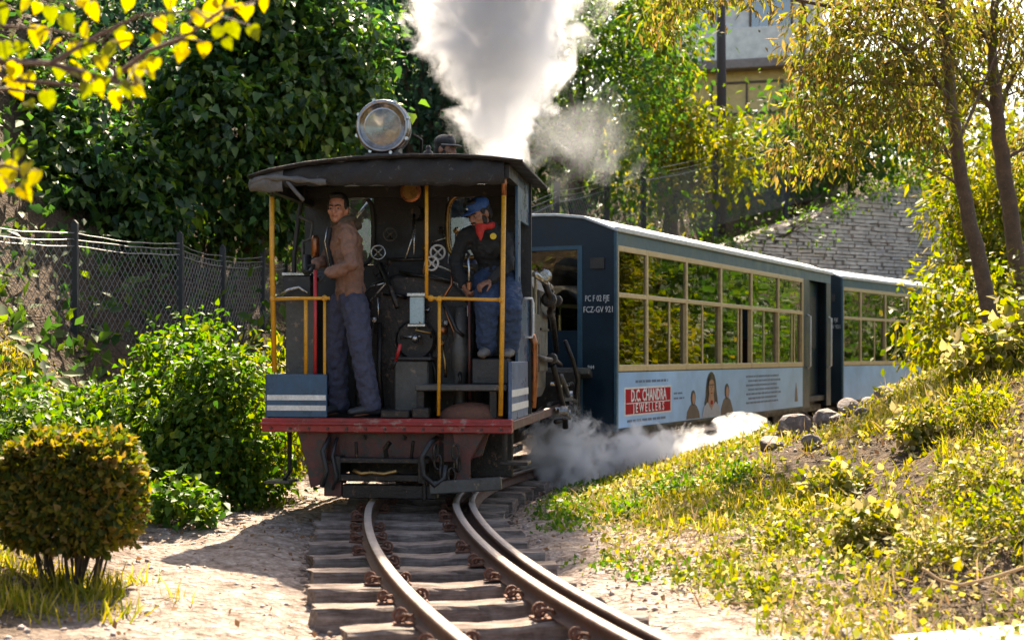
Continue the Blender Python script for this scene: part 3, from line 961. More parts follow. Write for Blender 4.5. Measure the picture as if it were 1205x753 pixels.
# clutter behind the left panel: locker, lidded box, bent pipe, column
mb = MB(); a = L(338, 350, .45); b = L(372, 445, .45); mb.box(a.x, b.x, .40, .75, .65, a.z); put(mb, 'locker', 'grime', bevel=.01)
mb = MB(); a = L(334, 322, .3); b = L(366, 349, .3); mb.box(a.x, b.x, .28, .5, b.z, a.z - .02); put(mb, 'lidded_box', 'black', bevel=.006)
mb = MB(); mb.box(a.x - .01, b.x + .01, .27, .51, a.z - .019, a.z + .005); put(mb, 'box_lid', 'steel', bevel=.004)
rail_obj('bent_pipe', [L(330, 347, .2), L(340, 341, .2), L(352, 338, .2), L(362, 345, .2)], .012, 'steel')
rail_obj('brake_column', [L(362, 480, .5), L(362, 300, .5)], .035, 'black')
mb = MB(); a = L(371, 290, .35); mb.lathe([(-.09, .02), (-.08, .035), (.06, .035), (.09, .02)], a, (0, 0, 1), 12); put(mb, 'oil_can', 'copper', smooth=True)
rail_obj('wall_pipe', [L(358, 330, .6), L(356, 285, .6), L(366, 281, .6), L(368, 262, .6), L(352, 255, .6)], .014, 'grime')
rail_obj('wall_pipe', [L(345, 440, .7), L(346, 300, .7), L(352, 250, .7), L(360, 215, .7)], .02, 'black')

# ---- bulkhead with two spectacle windows
Yb = 1.15
wl = (L(397, 312, Yb), L(440, 232, Yb)); wr = (L(527, 304, Yb), L(574, 230, Yb))
mb = MB()
mb.box(-1.0, 1.0, Yb, Yb + .03, .65, wl[0].z)
mb.box(-1.0, wl[0].x, Yb, Yb + .03, wl[0].z, wl[1].z); mb.box(wl[1].x, wr[0].x, Yb, Yb + .03, wl[0].z, wl[1].z); mb.box(wr[1].x, 1.0, Yb, Yb + .03, wl[0].z, wl[1].z)
mb.box(-1.0, 1.0, Yb, Yb + .03, wl[1].z, 2.62)
put(mb, 'bulkhead', 'black')
for a, b in (wl, wr):
    mb = MB(); cx_, cz_ = (a.x + b.x) / 2, (a.z + b.z) / 2; hx, hz_ = (b.x - a.x) / 2, (b.z - a.z) / 2
    q = []
    for k in range(28):
        t_ = 2 * math.pi * k / 28; e = .55
        c_, s_ = math.cos(t_), math.sin(t_)
        q.append((cx_ + hx * math.copysign(abs(c_) ** e, c_), Yb - .015, cz_ + hz_ * math.copysign(abs(s_) ** e, s_)))
    mb.tube(q, .022, 6, closed=True); put(mb, 'spectacle_rim', 'brass' if a is wr[0] else 'black', smooth=True)
    mb = MB(); mb.box(a.x, b.x, Yb + .012, Yb + .018, a.z, b.z); put(mb, 'spectacle_glass', 'lampglass')
# strut seen through the left window
rail_obj('stay_rod', [L(414, 262, 1.9), L(440, 230, 1.9)], .014, 'steel')

# ---- boiler back with its fittings
mb = MB()
prof = [(-.50, .66), (.50, .66), (.52, 1.45), (.47, 1.62), (.35, 1.75), (.15, 1.82), (-.15, 1.82), (-.35, 1.75), (-.47, 1.62), (-.52, 1.45)]
mb.prism([(x + .08, z) for x, z in prof], 'y', .62, 1.16); put(mb, 'firebox', 'iron', bevel=.03, seg=2)
mb = MB(); a = L(466, 424, .45); b = L(506, 487, .45); mb.box(a.x, b.x, .38, .62, .655, a.z); fb = put(mb, 'ash_box', 'grime', bevel=.012)
mb = MB(); mb.box(a.x - .03, b.x + .03, .36, .64, a.z + .001, a.z + .03); put(mb, 'box_lid', 'black', fb, bevel=.006)
mb = MB(); c_ = L(490, 400, .6); mb.lathe([(0, .17), (.03, .17), (.05, .15)], c_, (0, -1, 0), 20); fd = put(mb, 'fire_door', 'iron')
rail_obj('door_handle', [c_ + Vector((-.12, -.06, .02)), c_ + Vector((.05, -.08, .03))], .012, 'steel')
# gauge glass frame
mb = MB(); a = L(482, 349, .5); b = L(499, 381, .5)
mb.box(a.x, b.x, .50, .53, b.z, a.z); M['gauge'] = pbr('gauge_glass', (0.42, 0.55, 0.58), (0.3, 0.42, 0.46), 9, 0.15); gg = put(mb, 'gauge_glass', 'gauge', bevel=.004)
mb = MB(); mb.box(a.x - .02, b.x + .02, .48, .56, a.z, a.z + .03); put(mb, 'gauge_cap', 'steel', gg, bevel=.004)
mb = MB(); mb.box(a.x - .015, b.x + .015, .48, .56, b.z - .025, b.z); put(mb, 'gauge_cap', 'steel', gg, bevel=.004)
mb = MB(); mb.lathe([(0, .03), (.06, .035), (.09, .02)], L(490, 400, .5) + Vector((0, 0, .0)), (0, -1, .2), 10); put(mb, 'cock', 'steel', smooth=True)
mb = MB(); mb.lathe([(0, .03), (.06, .04), (.09, .02)], L(522, 390, .5), (0, -1, .2), 10); put(mb, 'cock', 'copper', smooth=True)


def handwheel(px, py, Y, rad, mat, tilt=0.2):
    c = L(px, py, Y); mb = MB(); ax = Vector((tilt, -1, .1)).normalized()
    mb.ring(c, ax, rad, rad * .16, 18, 6)
    a = ax.cross(Vector((0, 0, 1))).normalized(); b = ax.cross(a)
    for k in range(4):
        w = math.pi / 4 + k * math.pi / 2
        mb.tube([c, c + (a * math.cos(w) + b * math.sin(w)) * rad], rad * .13, 5)
    mb.lathe([(-.02, rad * .26), (.025, rad * .22)], c, ax, 8)
    mb.tube([c, c - ax * (Yb - Y + .02)], rad * .15, 6)
    return put(mb, 'hand_wheel', mat, smooth=True)


handwheel(515, 297, .75, .060, 'white', .3); handwheel(508, 310, .68, .058, 'white', -.2)
handwheel(459, 276, .95, .055, 'grime'); handwheel(445, 297, .85, .060, 'steel'); handwheel(448, 319, .80, .068, 'iron')
mb = MB(); c_ = L(484, 226, .85); mb.lathe([(-.25, .03), (-.04, .03), (-.04, .085), (.03, .09), (.035, .07)], c_, (0, -1, 0), 20); pg = put(mb, 'pressure_gauge', 'copper')
mb = MB(); mb.lathe([(.036, .068), (.037, .068)], c_, (0, -1, 0), 20); put(mb, 'dial', 'brass', pg)
mb = MB(); mb.lathe([(0, .06), (.2, .06)], L(487, 250, .95), (0, 1, 0), 12); put(mb, 'steam_fountain', 'iron')
rail_obj('regulator_rod', [L(487, 252, .8), L(485, 280, .75), L(477, 305, .7)], .008, 'steel')
rail_obj('regulator_rod', [L(488, 252, .8), L(487, 300, .7)], .007, 'steel')
rail_obj('shelf_pipe', [L(455, 306, .75), L(500, 305, .75)], .018, 'iron')
rail_obj('reach_rod', [L(447, 310, .6), L(458, 335, .5), L(468, 362, .4)], .022, 'iron')
rail_obj('drip_pipe', [L(436, 338, .5), L(452, 333, .5)], .008, 'steel')
rail_obj('water_pipe', [L(445, 350, .5), L(445, 378, .5)], .009, 'steel')
rail_obj('water_pipe', [L(447, 380, .55), L(446, 440, .55), L(450, 480, .55)], .022, 'iron')
rail_obj('damper_lever', [L(462, 434, .3), L(466, 424, .28)], .012, 'iron')
rail_obj('damper_grip', [L(466, 424, .28), L(471, 405, .24)], .015, 'redrod')
rail_obj('copper_pipe', [L(520, 352, .55), L(528, 375, .5), L(535, 392, .5), L(537, 420, .5)], .013, 'copper')
rail_obj('curved_pipe', [L(522, 355, .5), L(530, 372, .45), L(537, 388, .45), L(546, 396, .45)], .016, 'black')
mb = MB(); mb.lathe([(-.62, .075), (-.58, .05), (-.2, .05), (-.12, .075), (.02, .08), (.1, .055), (.35, .05)], L(542, 412, .5), (0, 0, 1), 14); put(mb, 'ejector_column', 'grime', smooth=True)
mb = MB(); mb.ring(L(541, 446, .42), (1, .3, 0), .05, .014, 14, 6); put(mb, 'valve_ring', 'iron', smooth=True)
rail_obj('sand_lever', [L(552, 336, .35), L(552, 318, .35), L(550, 296, .35)], .010, 'steel')
mb = MB(); mb.lathe([(-.03, .02), (.03, .022), (.04, .012)], L(552, 337, .35), (0, 0, 1), 10); put(mb, 'lever_socket', 'copper')
rail_obj('sand_lever_rod', [L(552, 340, .35), L(553, 470, .35)], .012, 'redbrown')
rail_obj('white_stub', [L(551, 360, .45), L(551, 372, .45)], .008, 'white')
for i, (p, q) in enumerate((((470, 320), (530, 332)), ((452, 345), (478, 350)), ((500, 400), (515, 470)), ((560, 330), (562, 420)), ((425, 330), (428, 470)))):
    rail_obj('boiler_pipe', [L(p[0], p[1], .6), L((p[0] + q[0]) / 2 + 4, (p[1] + q[1]) / 2, .55), L(q[0], q[1], .6)], .014 + .004 * (i % 2), 'iron')
rr2 = random.Random(77)
for i in range(16):      # small bore pipes, unions and cocks over the boiler back
    x0, y0 = rr2.uniform(436, 556), rr2.uniform(255, 420); x1, y1 = x0 + rr2.uniform(-26, 26), y0 + rr2.uniform(15, 60)
    Yp = rr2.uniform(.52, .62) if y0 > 300 else rr2.uniform(.95, 1.1)
    rail_obj('small_pipe', [L(x0, y0, Yp), L(x0 + rr2.uniform(-6, 6), (y0 + y1) / 2, Yp - .04), L(x1, y1 - 5, Yp - .03), L(x1, y1, Yp)], rr2.choice((.007, .009, .012)), ('copper', 'iron', 'steel', 'brass', 'iron', 'grime')[i % 6], 6)
    mb = MB(); mb.lathe([(-.02, .016), (-.015, .024), (.015, .024), (.02, .016)], L(x0, y0, Yp), (rr2.uniform(-.5, .5), -1, rr2.uniform(-.5, .8)), 6); put(mb, 'pipe_union', ('brass', 'steel', 'iron')[i % 3])
# bench with a rusty splasher under it, box the fireman rests his foot on
mb = MB(); a = L(492, 452, .2); b = L(604, 470, .2); mb.box(a.x, .94, .08, .62, a.z - .05, a.z); put(mb, 'bench', 'grime', bevel=.008)
for px in (497, 582):
    mb = MB(); a2 = L(px, 470, .2); mb.box(a2.x - .03, a2.x + .03, .12, .55, .655, a.z - .05); put(mb, 'bench_leg', 'iron', bevel=.005)
mb = MB(); c_ = L(552, 489, .12)
mb.v = []; mb.ball((c_.x, .22, .655), (.26, .15, .125), 20, 10); put(mb, 'rusty_splasher', 'rust2' if 'rust2' in M else 'rust', smooth=True)
mb = MB(); a3 = L(556, 421, .3); b3 = L(604, 455, .3); mb.box(a3.x, .93, .26, .9, a.z, a3.z - .004); put(mb, 'tool_box', 'black', bevel=.01)
mb = MB(); mb.box(.48, .94, .70, 1.14, a3.z + .0, 1.66); put(mb, 'side_tank', 'black', bevel=.02)
mb = MB(); mb.box(-.05, .18, -.0, .12, .655, .72); mb.box(.2, .34, .0, .1, .655, .74); put(mb, 'foot_treadle', 'iron', bevel=.01)

# ---- roof, rolled canvas, lamp
mb = MB()
rp = [(-1.07, 2.555), (-.9, 2.605), (-.6, 2.655), (-.2, 2.69), (.2, 2.70), (.6, 2.69), (.85, 2.67), (1.10, 2.635)]
mb.prism(rp + [(x, z - .022) for x, z in rp[::-1]], 'y', -.16, 1.55); put(mb, 'roof', 'black', bevel=.004)
mb = MB(); mb.tube([(x, -.165, z - .006) for x, z in rp], .012, 6); put(mb, 'roof_bead', 'iron', smooth=True)
# canvas rolled up under the front edge: a sagging sheet with folds
def cloth(name, xs, ztop, zbot, y0, mat, seed, depth=.05):
    r = random.Random(seed); nx_, nz_ = len(xs), 7
    V, Fq = [], []
    for i, x in enumerate(xs):
        for j in range(nz_):
            t_ = j / (nz_ - 1)
            z = ztop(x) * (1 - t_) + zbot(x) * t_
            V.append((x, y0 - depth * math.sin(math.pi * t_) + .012 * math.sin(x * 23 + t_ * 5) + r.uniform(-.004, .004), z + .006 * math.sin(x * 31 + seed)))
    for i in range(nx_ - 1):
        for j in range(nz_ - 1):
            Fq.append((i * nz_ + j, (i + 1) * nz_ + j, (i + 1) * nz_ + j + 1, i * nz_ + j + 1))
    mb = MB(); mb.add(V, Fq); o = put(mb, name, mat, smooth=True)
    sm = o.modifiers.new('thick', 'SOLIDIFY'); sm.thickness = .012
    return o


rz_ = lambda x: float(np.interp(x, [p[0] for p in rp], [p[1] for p in rp])) - .024
cloth('rolled_canvas', list(np.linspace(-.82, .95, 40)), rz_, lambda x: 2.47 - .02 * math.sin(x * 2.2) + .02 * x, -.10, 'tarp', 3, .025)
cloth('canvas_flap', list(np.linspace(-1.07, -.80, 10)), rz_, lambda x: 2.43 + .25 * max(0, -(x + .86)) ** 1.0 * .3, -.11, 'greycloth', 8, .03)
rail_obj('canvas_roll', [(x, -.14 + .01 * math.sin(x * 9), float(np.interp(x, [-1.06, -.95, -.78, -.5, .95], [2.50, 2.545, 2.535, 2.50, 2.49]))) for x in np.linspace(-1.06, -.45, 14)], [.022 + .008 * math.sin(i * 1.7) for i in range(14)], 'greycloth')
rail_obj('canvas_tie', [(-.78, -.13, 2.53), (-.70, -.12, 2.43), (-.64, -.10, 2.36)], .016, 'greycloth')
mb = MB(); mb.box(-.97, .97, 1.0, 1.05, 2.5, 2.6); mb.box(.92, .98, -.05, 1.2, 2.52, 2.62); mb.box(-.98, -.92, -.05, 1.2, 2.45, 2.55); put(mb, 'roof_frame', 'black')

hl = L(450, 149, -.05); hy = -.05
mb = MB(); mb.lathe([(.20, .001), (.185, .06), (.14, .125), (.06, .172), (-.006, .185), (0, .19), (.05, .203), (.20, .203), (.27, .16), (.30, .06)], (hl.x, hy, hl.z), (-.08, 1, 0), 32); lamp = put(mb, 'headlamp', 'black', smooth=False, label='large round headlamp with chrome rim')
mb = MB(); mb.ring((hl.x, hy, hl.z), (-.08, 1, 0), .192, .019, 36, 8); put(mb, 'rim', 'chrome', lamp, True)
mb = MB(); mb.ring((hl.x, hy + .03, hl.z), (-.08, 1, 0), .205, .012, 36, 8); put(mb, 'rim_band', 'chrome', lamp, True)
mb = MB(); prof_r = [(.10 * (1 - (r_ / .178) ** 2), r_) for r_ in (.178, .16, .13, .1, .06, .03, .001)]
mb.lathe([(0.002 + a_, b_) for a_, b_ in prof_r], (hl.x, hy, hl.z), (-.08, 1, 0), 32, False); M['reflector'] = pbr('lamp_reflector', (0.92, 0.89, 0.78), (0.85, 0.86, 0.8), 4, 0.3, 0.85, 0.0); put(mb, 'reflector', 'reflector', lamp, True)
mb = MB(); mb.ball((hl.x + .015, hy + .05, hl.z - .005), .025, 12, 8); put(mb, 'bulb', 'white', lamp, True)
mb = MB(); mb.lathe([(-.004, .18), (-.016, .12), (-.02, .001)], (hl.x, hy, hl.z), (-.08, 1, 0), 32); put(mb, 'lens', 'lampglass', lamp, True)
mb = MB(); mb.box(hl.x - .14, hl.x + .14, hy, hy + .2, 2.69, 2.73); mb.box(hl.x - .12, hl.x - .09, hy + .02, hy + .18, 2.71, 2.80); mb.box(hl.x + .09, hl.x + .12, hy + .02, hy + .18, 2.71, 2.80); put(mb, 'bracket', 'grime', lamp, bevel=.004)
for k in range(8):
    a = 2 * math.pi * (k + .4) / 8; mb = MB(); mb.lathe([(-.01, .014), (.03, .014)], (hl.x + .215 * math.cos(a), hy, hl.z + .215 * math.sin(a)), (0, 1, 0), 6); put(mb, 'rim_bolt', 'steel', lamp)
rail_obj('lamp_conduit', [(hl.x + .22, hy + .12, hl.z - .05), (hl.x + .27, hy + .2, hl.z - .08), (hl.x + .25, hy + .25, 2.70)], .012, 'iron')
c_ = L(504, 186, .35); mb = MB(); mb.lathe([(-.03, .04), (.02, .045), (.05, .036), (.06, .02), (.08, .022), (.1, .012)], c_, (0, 0, 1), 14); put(mb, 'whistle', 'iron', smooth=True)
mb = MB(); mb.box(c_.x - .06, c_.x + .06, .3, .42, 2.695, 2.72); put(mb, 'whistle_foot', 'white', bevel=.003)
# ---- boiler, bunker, smokebox and chimney ahead of the cab
mb = MB(); mb.lathe([(0, .43), (3.1, .43)], (0, 1.2, 1.35), (0, 1, 0), 28); put(mb, 'boiler', 'black', smooth=True)
mb = MB(); mb.lathe([(0, .47), (.02, .49), (.98, .49), (1.0, .44), (1.02, .1)], (0, 4.1, 1.35), (0, 1, 0), 28); put(mb, 'smokebox', 'black')
mb = MB(); mb.prism([(-.9, .75), (.9, .75), (.94, .85), (.94, 1.75), (.85, 1.95), (-.85, 1.95), (-.94, 1.75), (-.94, .85)], 'y', 1.32, 2.75); bk = put(mb, 'coal_bunker', 'grime', bevel=.02, seg=2)
mb = MB(); mb.prism([(-.75, 1.0), (.75, 1.0), (.80, 1.3), (.7, 1.75), (.4, 1.95), (-.4, 1.95), (-.7, 1.75), (-.8, 1.3)], 'y', 2.85, 3.95); put(mb, 'saddle_tank', 'grime', bevel=.03, seg=2)
mb = MB(); mb.lathe([(0, .19), (.05, .16), (.1, .14), (.75, .15), (.78, .19), (.86, .19), (.88, .16)], (0, 4.6, 1.78), (0, 0, 1), 20); put(mb, 'chimney', 'black', smooth=False)
mb = MB(); mb.lathe([(0, .2), (.2, .2), (.3, .17), (.36, .09), (.38, .01)], (0, 3.4, 1.93), (0, 0, 1), 20); put(mb, 'steam_dome', 'black', smooth=True)
# the pale tall edge plate, hatch, lid and pipe runs on the right of the bunker
mb = MB(); mb.box(.945, .965, 1.33, 1.45, 1.85, 2.30); mb.box(.945, .965, 1.45, 1.85, 1.85, 1.90); mb.box(.945, .965, 1.78, 1.85, 1.5, 1.9); M['edge'] = pbr('khaki_edge', (0.30, 0.27, 0.17), (0.2, 0.18, 0.12), 8, 0.5); put(mb, 'edge_plate', 'edge', bevel=.004)
mb = MB(); mb.box(.95, .985, 1.5, 1.9, 1.25, 1.52); put(mb, 'hatch', 'grime', bevel=.006)
mb = MB(); mb.box(.95, .975, 1.95, 2.6, 1.0, 1.75); put(mb, 'bunker_door', 'grime', bevel=.006)
for z in (1.1, 1.38, 1.66):
    mb = MB(); mb.box(.975, .99, 1.98, 2.57, z, z + .02); put(mb, 'door_batten', 'iron')
mb = MB(); mb.lathe([(0, .1), (.05, .12), (.09, .1), (.11, .04)], (.78, 1.95, 1.95), (0, 0, 1), 16); put(mb, 'filler_lid', 'iron', smooth=True)
rail_obj('side_pipe', [(1.0, 1.4, 1.86), (1.03, 1.7, 1.82), (1.05, 2.2, 1.78), (1.02, 2.7, 1.70), (.95, 3.2, 1.5)], .026, 'steel')
rail_obj('side_pipe', [(1.03, 1.9, 1.80), (1.06, 2.0, 1.70), (1.08, 2.05, 1.6), (1.04, 2.2, 1.55), (1.0, 2.8, 1.5), (.95, 3.6, 1.2)], .03, 'iron')
rail_obj('side_pipe', [(1.02, 1.3, 1.14), (1.05, 1.6, 1.12), (1.05, 2.6, 1.1), (1.0, 3.6, 1.05)], .022, 'iron')
rail_obj('copper_downpipe', [(1.0, 1.15, 1.32), (1.02, 1.18, 1.25), (1.02, 1.2, .95), (1.0, 1.2, .7)], .034, 'copper')
rail_obj('side_pipe', [(1.05, 3.5, 1.3), (1.12, 3.6, 1.1), (1.16, 3.7, .9), (1.12, 3.85, .65), (1.05, 3.9, .3)], .022, 'iron')
for (y, z, r_) in ((1.72, 1.86, .06), (2.05, 1.66, .07), (2.75, 1.68, .05), (2.3, 1.12, .05)):
    mb = MB(); mb.lathe([(-.06, r_ * .7), (-.05, r_), (.05, r_), (.06, r_ * .7)], (1.05, y, z), (0, 1, 0), 12); put(mb, 'pipe_flange', 'steel' if y < 1.9 else 'iron', smooth=False)
# motion: slide bars, links and drain cocks beside the cylinder
rail_obj('slide_bar', [(1.02, 2.9, .62), (1.08, 4.1, .60)], .025, 'steel')
rail_obj('slide_bar', [(1.02, 2.9, .50), (1.08, 4.1, .48)], .025, 'iron')
rail_obj('lifting_link', [(1.04, 2.5, 1.05), (1.06, 2.9, .78), (1.08, 3.2, .56), (1.08, 3.25, .42)], .03, 'iron')
rail_obj('lifting_link', [(1.06, 3.0, .95), (1.10, 3.4, .72), (1.12, 3.9, .66)], .026, 'grime')
rail_obj('valve_rod', [(1.0, 2.6, .88), (1.06, 3.3, .84), (1.08, 4.2, .86)], .02, 'steel')
rail_obj('drain_pipe', [(1.08, 4.0, .45), (1.15, 3.9, .3), (1.14, 3.7, .2)], .02, 'iron')
for y, z in ((2.9, .60), (3.2, .56), (3.4, .74), (3.9, .66)):
    mb = MB(); mb.lathe([(-.04, .055), (.04, .055)], (1.1, y, z), (1, 0, 0), 12); put(mb, 'joint_pin', 'steel')
mb = MB(); mb.box(.70, 1.16, 3.95, 4.05, .36, .98); put(mb, 'motion_bracket', 'iron', bevel=.01)
mb = MB(); mb.prism([(4.0, .95), (4.95, .83), (4.95, .90), (4.0, 1.02)], 'x', .72, 1.26); put(mb, 'cylinder_cover', 'grime', bevel=.006)
rail_obj('front_handrail', [(.80, 4.45, 1.0), (.80, 4.45, 1.08), (1.16, 4.6, 1.05), (1.22, 4.6, 1.02), (1.22, 4.6, .88)], .014, 'copper')
mb = MB(); mb.box(-.98, .98, 5.15, 5.25, .4, .65); put(mb, 'buffer_beam', 'red', bevel=.008)
mb = MB(); mb.box(-.15, .15, 5.25, 5.9, .42, .5); put(mb, 'coupler_bar', 'iron', bevel=.008)

# ================================================================== coaches
M['adbrown2'] = pbr('printed_skin_shade', (0.33, 0.16, 0.10), None, 5, 0.45, 0.0, 0.0)

def text(name, s, size, loc, rot, mat, parent, align='LEFT', sx=1.0, bold=0.0):
    cu = bpy.data.curves.new(name, 'FONT'); cu.body = s; cu.size = size; cu.align_x = align; cu.align_y = 'CENTER'
    cu.extrude = 0.0015; cu.offset = bold; cu.resolution_u = 2
    cu.materials.append(M[mat])
    tmp = bpy.data.objects.new(name, cu); COL.objects.link(tmp)
    me = bpy.data.meshes.new_from_object(tmp.evaluated_get(bpy.context.evaluated_depsgraph_get()))
    bpy.data.objects.remove(tmp)
    me.materials.clear(); me.materials.append(M[mat])
    o = bpy.data.objects.new(name, me); COL.objects.link(o); o.parent = parent; o['kind'] = 'stuff'
    o.location = loc; o.rotation_euler = rot; o.scale = (sx, 1, 1)
    return o


def coach(origin, th, label, advert=True, bounds=(.04, .9, 2.2, 3.5, 4.8, 6.1, 7.4)):
    root = empty('railway_coach', (origin[0], origin[1], 0), -th, label, 'coach', None)
    def P(mb, name, mat, parent=None, smooth=False, bevel=0.0):
        return mb.build(name, M[mat], parent or root, smooth, bevel)
    HW, LEN = .99, 9.15
    end = bounds[-1]
    # floor, underframe, bogies
    mb = MB(); mb.box(-.95, .95, .05, LEN - .05, .42, .50); P(mb, 'floor', 'interior')
    for sx in (-1, 1):
        mb = MB(); mb.box(sx * .8 - .05, sx * .8 + .05, .1, LEN - .1, .25, .42); P(mb, 'sole_bar', 'iron')
    for y in (1.5, LEN - 1.5):
        mb = MB(); mb.box(-.5, .5, y - .7, y + .7, .22, .3); bg_ = P(mb, 'bogie', 'iron')
        for dy in (-.45, .45):
            for sx in (-1, 1):
                mb = MB(); mb.lathe([(0, .2), (.02, .22), (.03, .2), (.09, .2)], (sx * .28, y + dy, .2), (sx, 0, 0), 20); P(mb, 'wheel', 'iron', bg_)
    # sides
    for sx in (-1, 1):
        a, b = (sx * HW - .03, sx * HW) if sx > 0 else (sx * HW, sx * HW + .03)
        mb = MB(); mb.box(a, b, 0, end + .06, .33, .975); P(mb, 'side_panel', 'coachblue')
        mb = MB(); mb.box(a, b, 0, LEN, 2.33, 2.52); P(mb, 'cant_rail', 'coachtrim')
        mb = MB(); mb.box(sx * HW - .01, sx * HW + .035, -.02, LEN + .02, 2.475, 2.525); P(mb, 'gutter', 'roof', bevel=.006)
        mb = MB(); mb.box(sx * (HW + .008) - .022, sx * (HW + .008) + .008, -.012, .035, .33, 2.47); P(mb, 'corner_strip', 'coachtrim')
        # vestibule: deep doorway behind the last window
        for ya, yb in ((end + .06, end + .42), (LEN - .28, LEN)):
            mb = MB(); mb.box(a, b, ya, yb, .33, 2.33); P(mb, 'door_pillar', 'coachblue')
        mb = MB(); d0, d1 = end + .42, LEN - .28; xi = sx * (HW - .14); mb.box(min(xi, xi - sx * .03), max(xi, xi - sx * .03), d0, d1, .45, 2.33); dr = P(mb, 'door', 'coachblue')
        mb = MB(); xo = xi + sx * .004; mb.box(min(xo, xi), max(xo, xi), d0 + .15, d1 - .15, 1.25, 2.1); P(mb, 'door_window', 'interior', dr)
        for yy in (d0 - .12, d1 + .12):
            mb = MB(); xo = sx * (HW + .05); mb.tube([(sx * HW, yy, .95), (xo, yy, .98), (xo, yy, 1.75), (sx * HW, yy, 1.78)], .014, 8); P(mb, 'door_grab_rail', 'white', None, True)
        # windows
        for i in range(len(bounds) - 1):
            y0, y1 = bounds[i], bounds[i + 1]
            x0, x1 = (HW - .045, HW + .012) if sx > 0 else (-HW - .012, -HW + .045)
            w = .028
            mb = MB()
            mb.box(x0, x1, y0 - w + .001, y0 + w - .001, .98, 2.33)
            if i == len(bounds) - 2: mb.box(x0, x1, y1 - w, y1 + w, .98, 2.33)
            mb.box(x0, x1 - .001 * sx, y0 + w, y1 - w, .976, 1.045); mb.box(x0, x1 - .001 * sx, y0 + w, y1 - w, 1.775, 1.825); mb.box(x0, x1 - .001 * sx, y0 + w, y1 - w, 2.27, 2.33)
            fr = P(mb, 'window_frame', 'cream', None, False, .004)
            xg = sx * (HW - .012)
            mb = MB(); mb.box(xg - .003, xg + .003, y0 + w, y1 - w, 1.825, 2.27); P(mb, 'pane', 'glass', fr)
            # two sliding sashes below
            ym = (y0 + y1) / 2 + (.08 if i % 2 else -.05)
            if y1 - y0 > 1.0:
                mb = MB(); mb.box(xg - .003, xg + .003, y0 + w, ym, 1.045, 1.775); P(mb, 'pane', 'glass', fr)
                xs = xg - sx * .022
                if i != 3 or sx < 0:
                    mb = MB(); mb.box(xs - .003, xs + .003, ym, y1 - w, 1.045, 1.775); P(mb, 'pane', 'glass', fr)
                mb = MB(); mb.box(xs - .012, xg + .012 if sx > 0 else xg + .012, ym - .018, ym + .018, 1.045, 1.775); P(mb, 'sash_bar', 'cream', fr)
                if i in (3, 5): 
                    mb = MB(); mb.box(xs - .012, xs + .012, ym + .20, ym + .235, 1.045, 1.775); P(mb, 'sash_bar', 'cream', fr)
            else:
                mb = MB(); mb.box(xg - .003, xg + .003, y0 + w, y1 - w, 1.045, 1.775); P(mb, 'pane', 'glass', fr)
    # roof
    rp2 = [(-1.02, 2.50), (-.62, 2.655), (-.3, 2.695), (0, 2.705), (.3, 2.695), (.62, 2.655), (1.02, 2.50)]
    mb = MB(); mb.prism(rp2 + [(x, z - .03) for x, z in rp2[::-1]], 'y', -.03, LEN + .03); P(mb, 'roof', 'roof', None, False, .004)
    for y in np.arange(1.5, LEN, 1.55):
        mb = MB(); mb.prism([(x * 1.002, z + .012) for x, z in rp2] + [(x, z + .001) for x, z in rp2[::-1]], 'y', y - .02, y + .02); P(mb, 'roof_seam', 'roof')
    mb = MB(); mb.prism([(-.96, 2.44), (.96, 2.44), (.96, 2.49), (.6, 2.62), (-.6, 2.62), (-.96, 2.49)], 'y', .05, LEN - .05); P(mb, 'ceiling', 'interior')
    # ends with a central gangway door
    for ye, sg in ((0.0, 1), (LEN, -1)):
        y0, y1 = (ye, ye + .035) if sg > 0 else (ye - .035, ye)
        mb = MB()
        mb.prism([(-.985, .33), (-.56, .33), (-.56, 2.655), (-.62, 2.62), (-.985, 2.48)], 'y', y0, y1)
        mb.prism([(.56, .33), (.985, .33), (.985, 2.48), (.62, 2.62), (.56, 2.655)], 'y', y0, y1)
        mb.prism([(-.56, 2.30), (.56, 2.30), (.56, 2.64), (.3, 2.67), (-.3, 2.67), (-.56, 2.64)], 'y', y0, y1)
        mb.box(-.56, .56, y0, y1, .33, 1.42)
        P(mb, 'end_wall', 'coachblue')
        yf = y0 - .012 if sg > 0 else y1
        mb = MB(); mb.box(-.60, -.545, yf, yf + .012, .45, 2.34); mb.box(.545, .60, yf, yf + .012, .45, 2.34); mb.box(-.545, .545, yf, yf + .012, 2.295, 2.34); fr = P(mb, 'end_door_frame', 'coachtrim')
        mb = MB(); yg = (y0 + y1) / 2; mb.box(-.545, .545, yg - .003, yg + .003, 1.42, 2.30); P(mb, 'end_window', 'glass', fr)
        if sg > 0:
            text('lettering', 'PC F 02 FJE', .092, (.63, y0 - .003, 1.76), (R(90), 0, 0), 'letter', root, 'LEFT', .66)
            text('lettering', 'FCZ-GV 921', .092, (.61, y0 - .003, 1.64), (R(90), 0, 0), 'letter', root, 'LEFT', .74)
            text('lettering', '944', .06, (.66, y0 - .003, 1.02), (R(90), 0, 0), 'letter', root, 'LEFT', .9)
            mb = MB(); mb.box(.70, .86, y0 - .02, y0 - .0, 2.08, 2.2); P(mb, 'lamp_iron', 'interior')
            mb = MB(); mb.box(-.12, .12, -.35, 0, .42, .52); P(mb, 'coupler', 'iron')
    # seats inside
    for k in range(5):
        y = 1.0 + k * 1.3
        for sx in (-1, 1):
            mb = MB(); xa, xb = sorted((sx * .25, sx * .92)); mb.box(xa, xb, y, y + .42, .50, .88); mb.box(xa, xb, y + .42, y + .5, .50, 1.38); P(mb, 'seat', 'seatfab', None, False, .03)
    # advertising panel on the right side: printed sheet, red name board, portrait, small print
    x = HW + .001
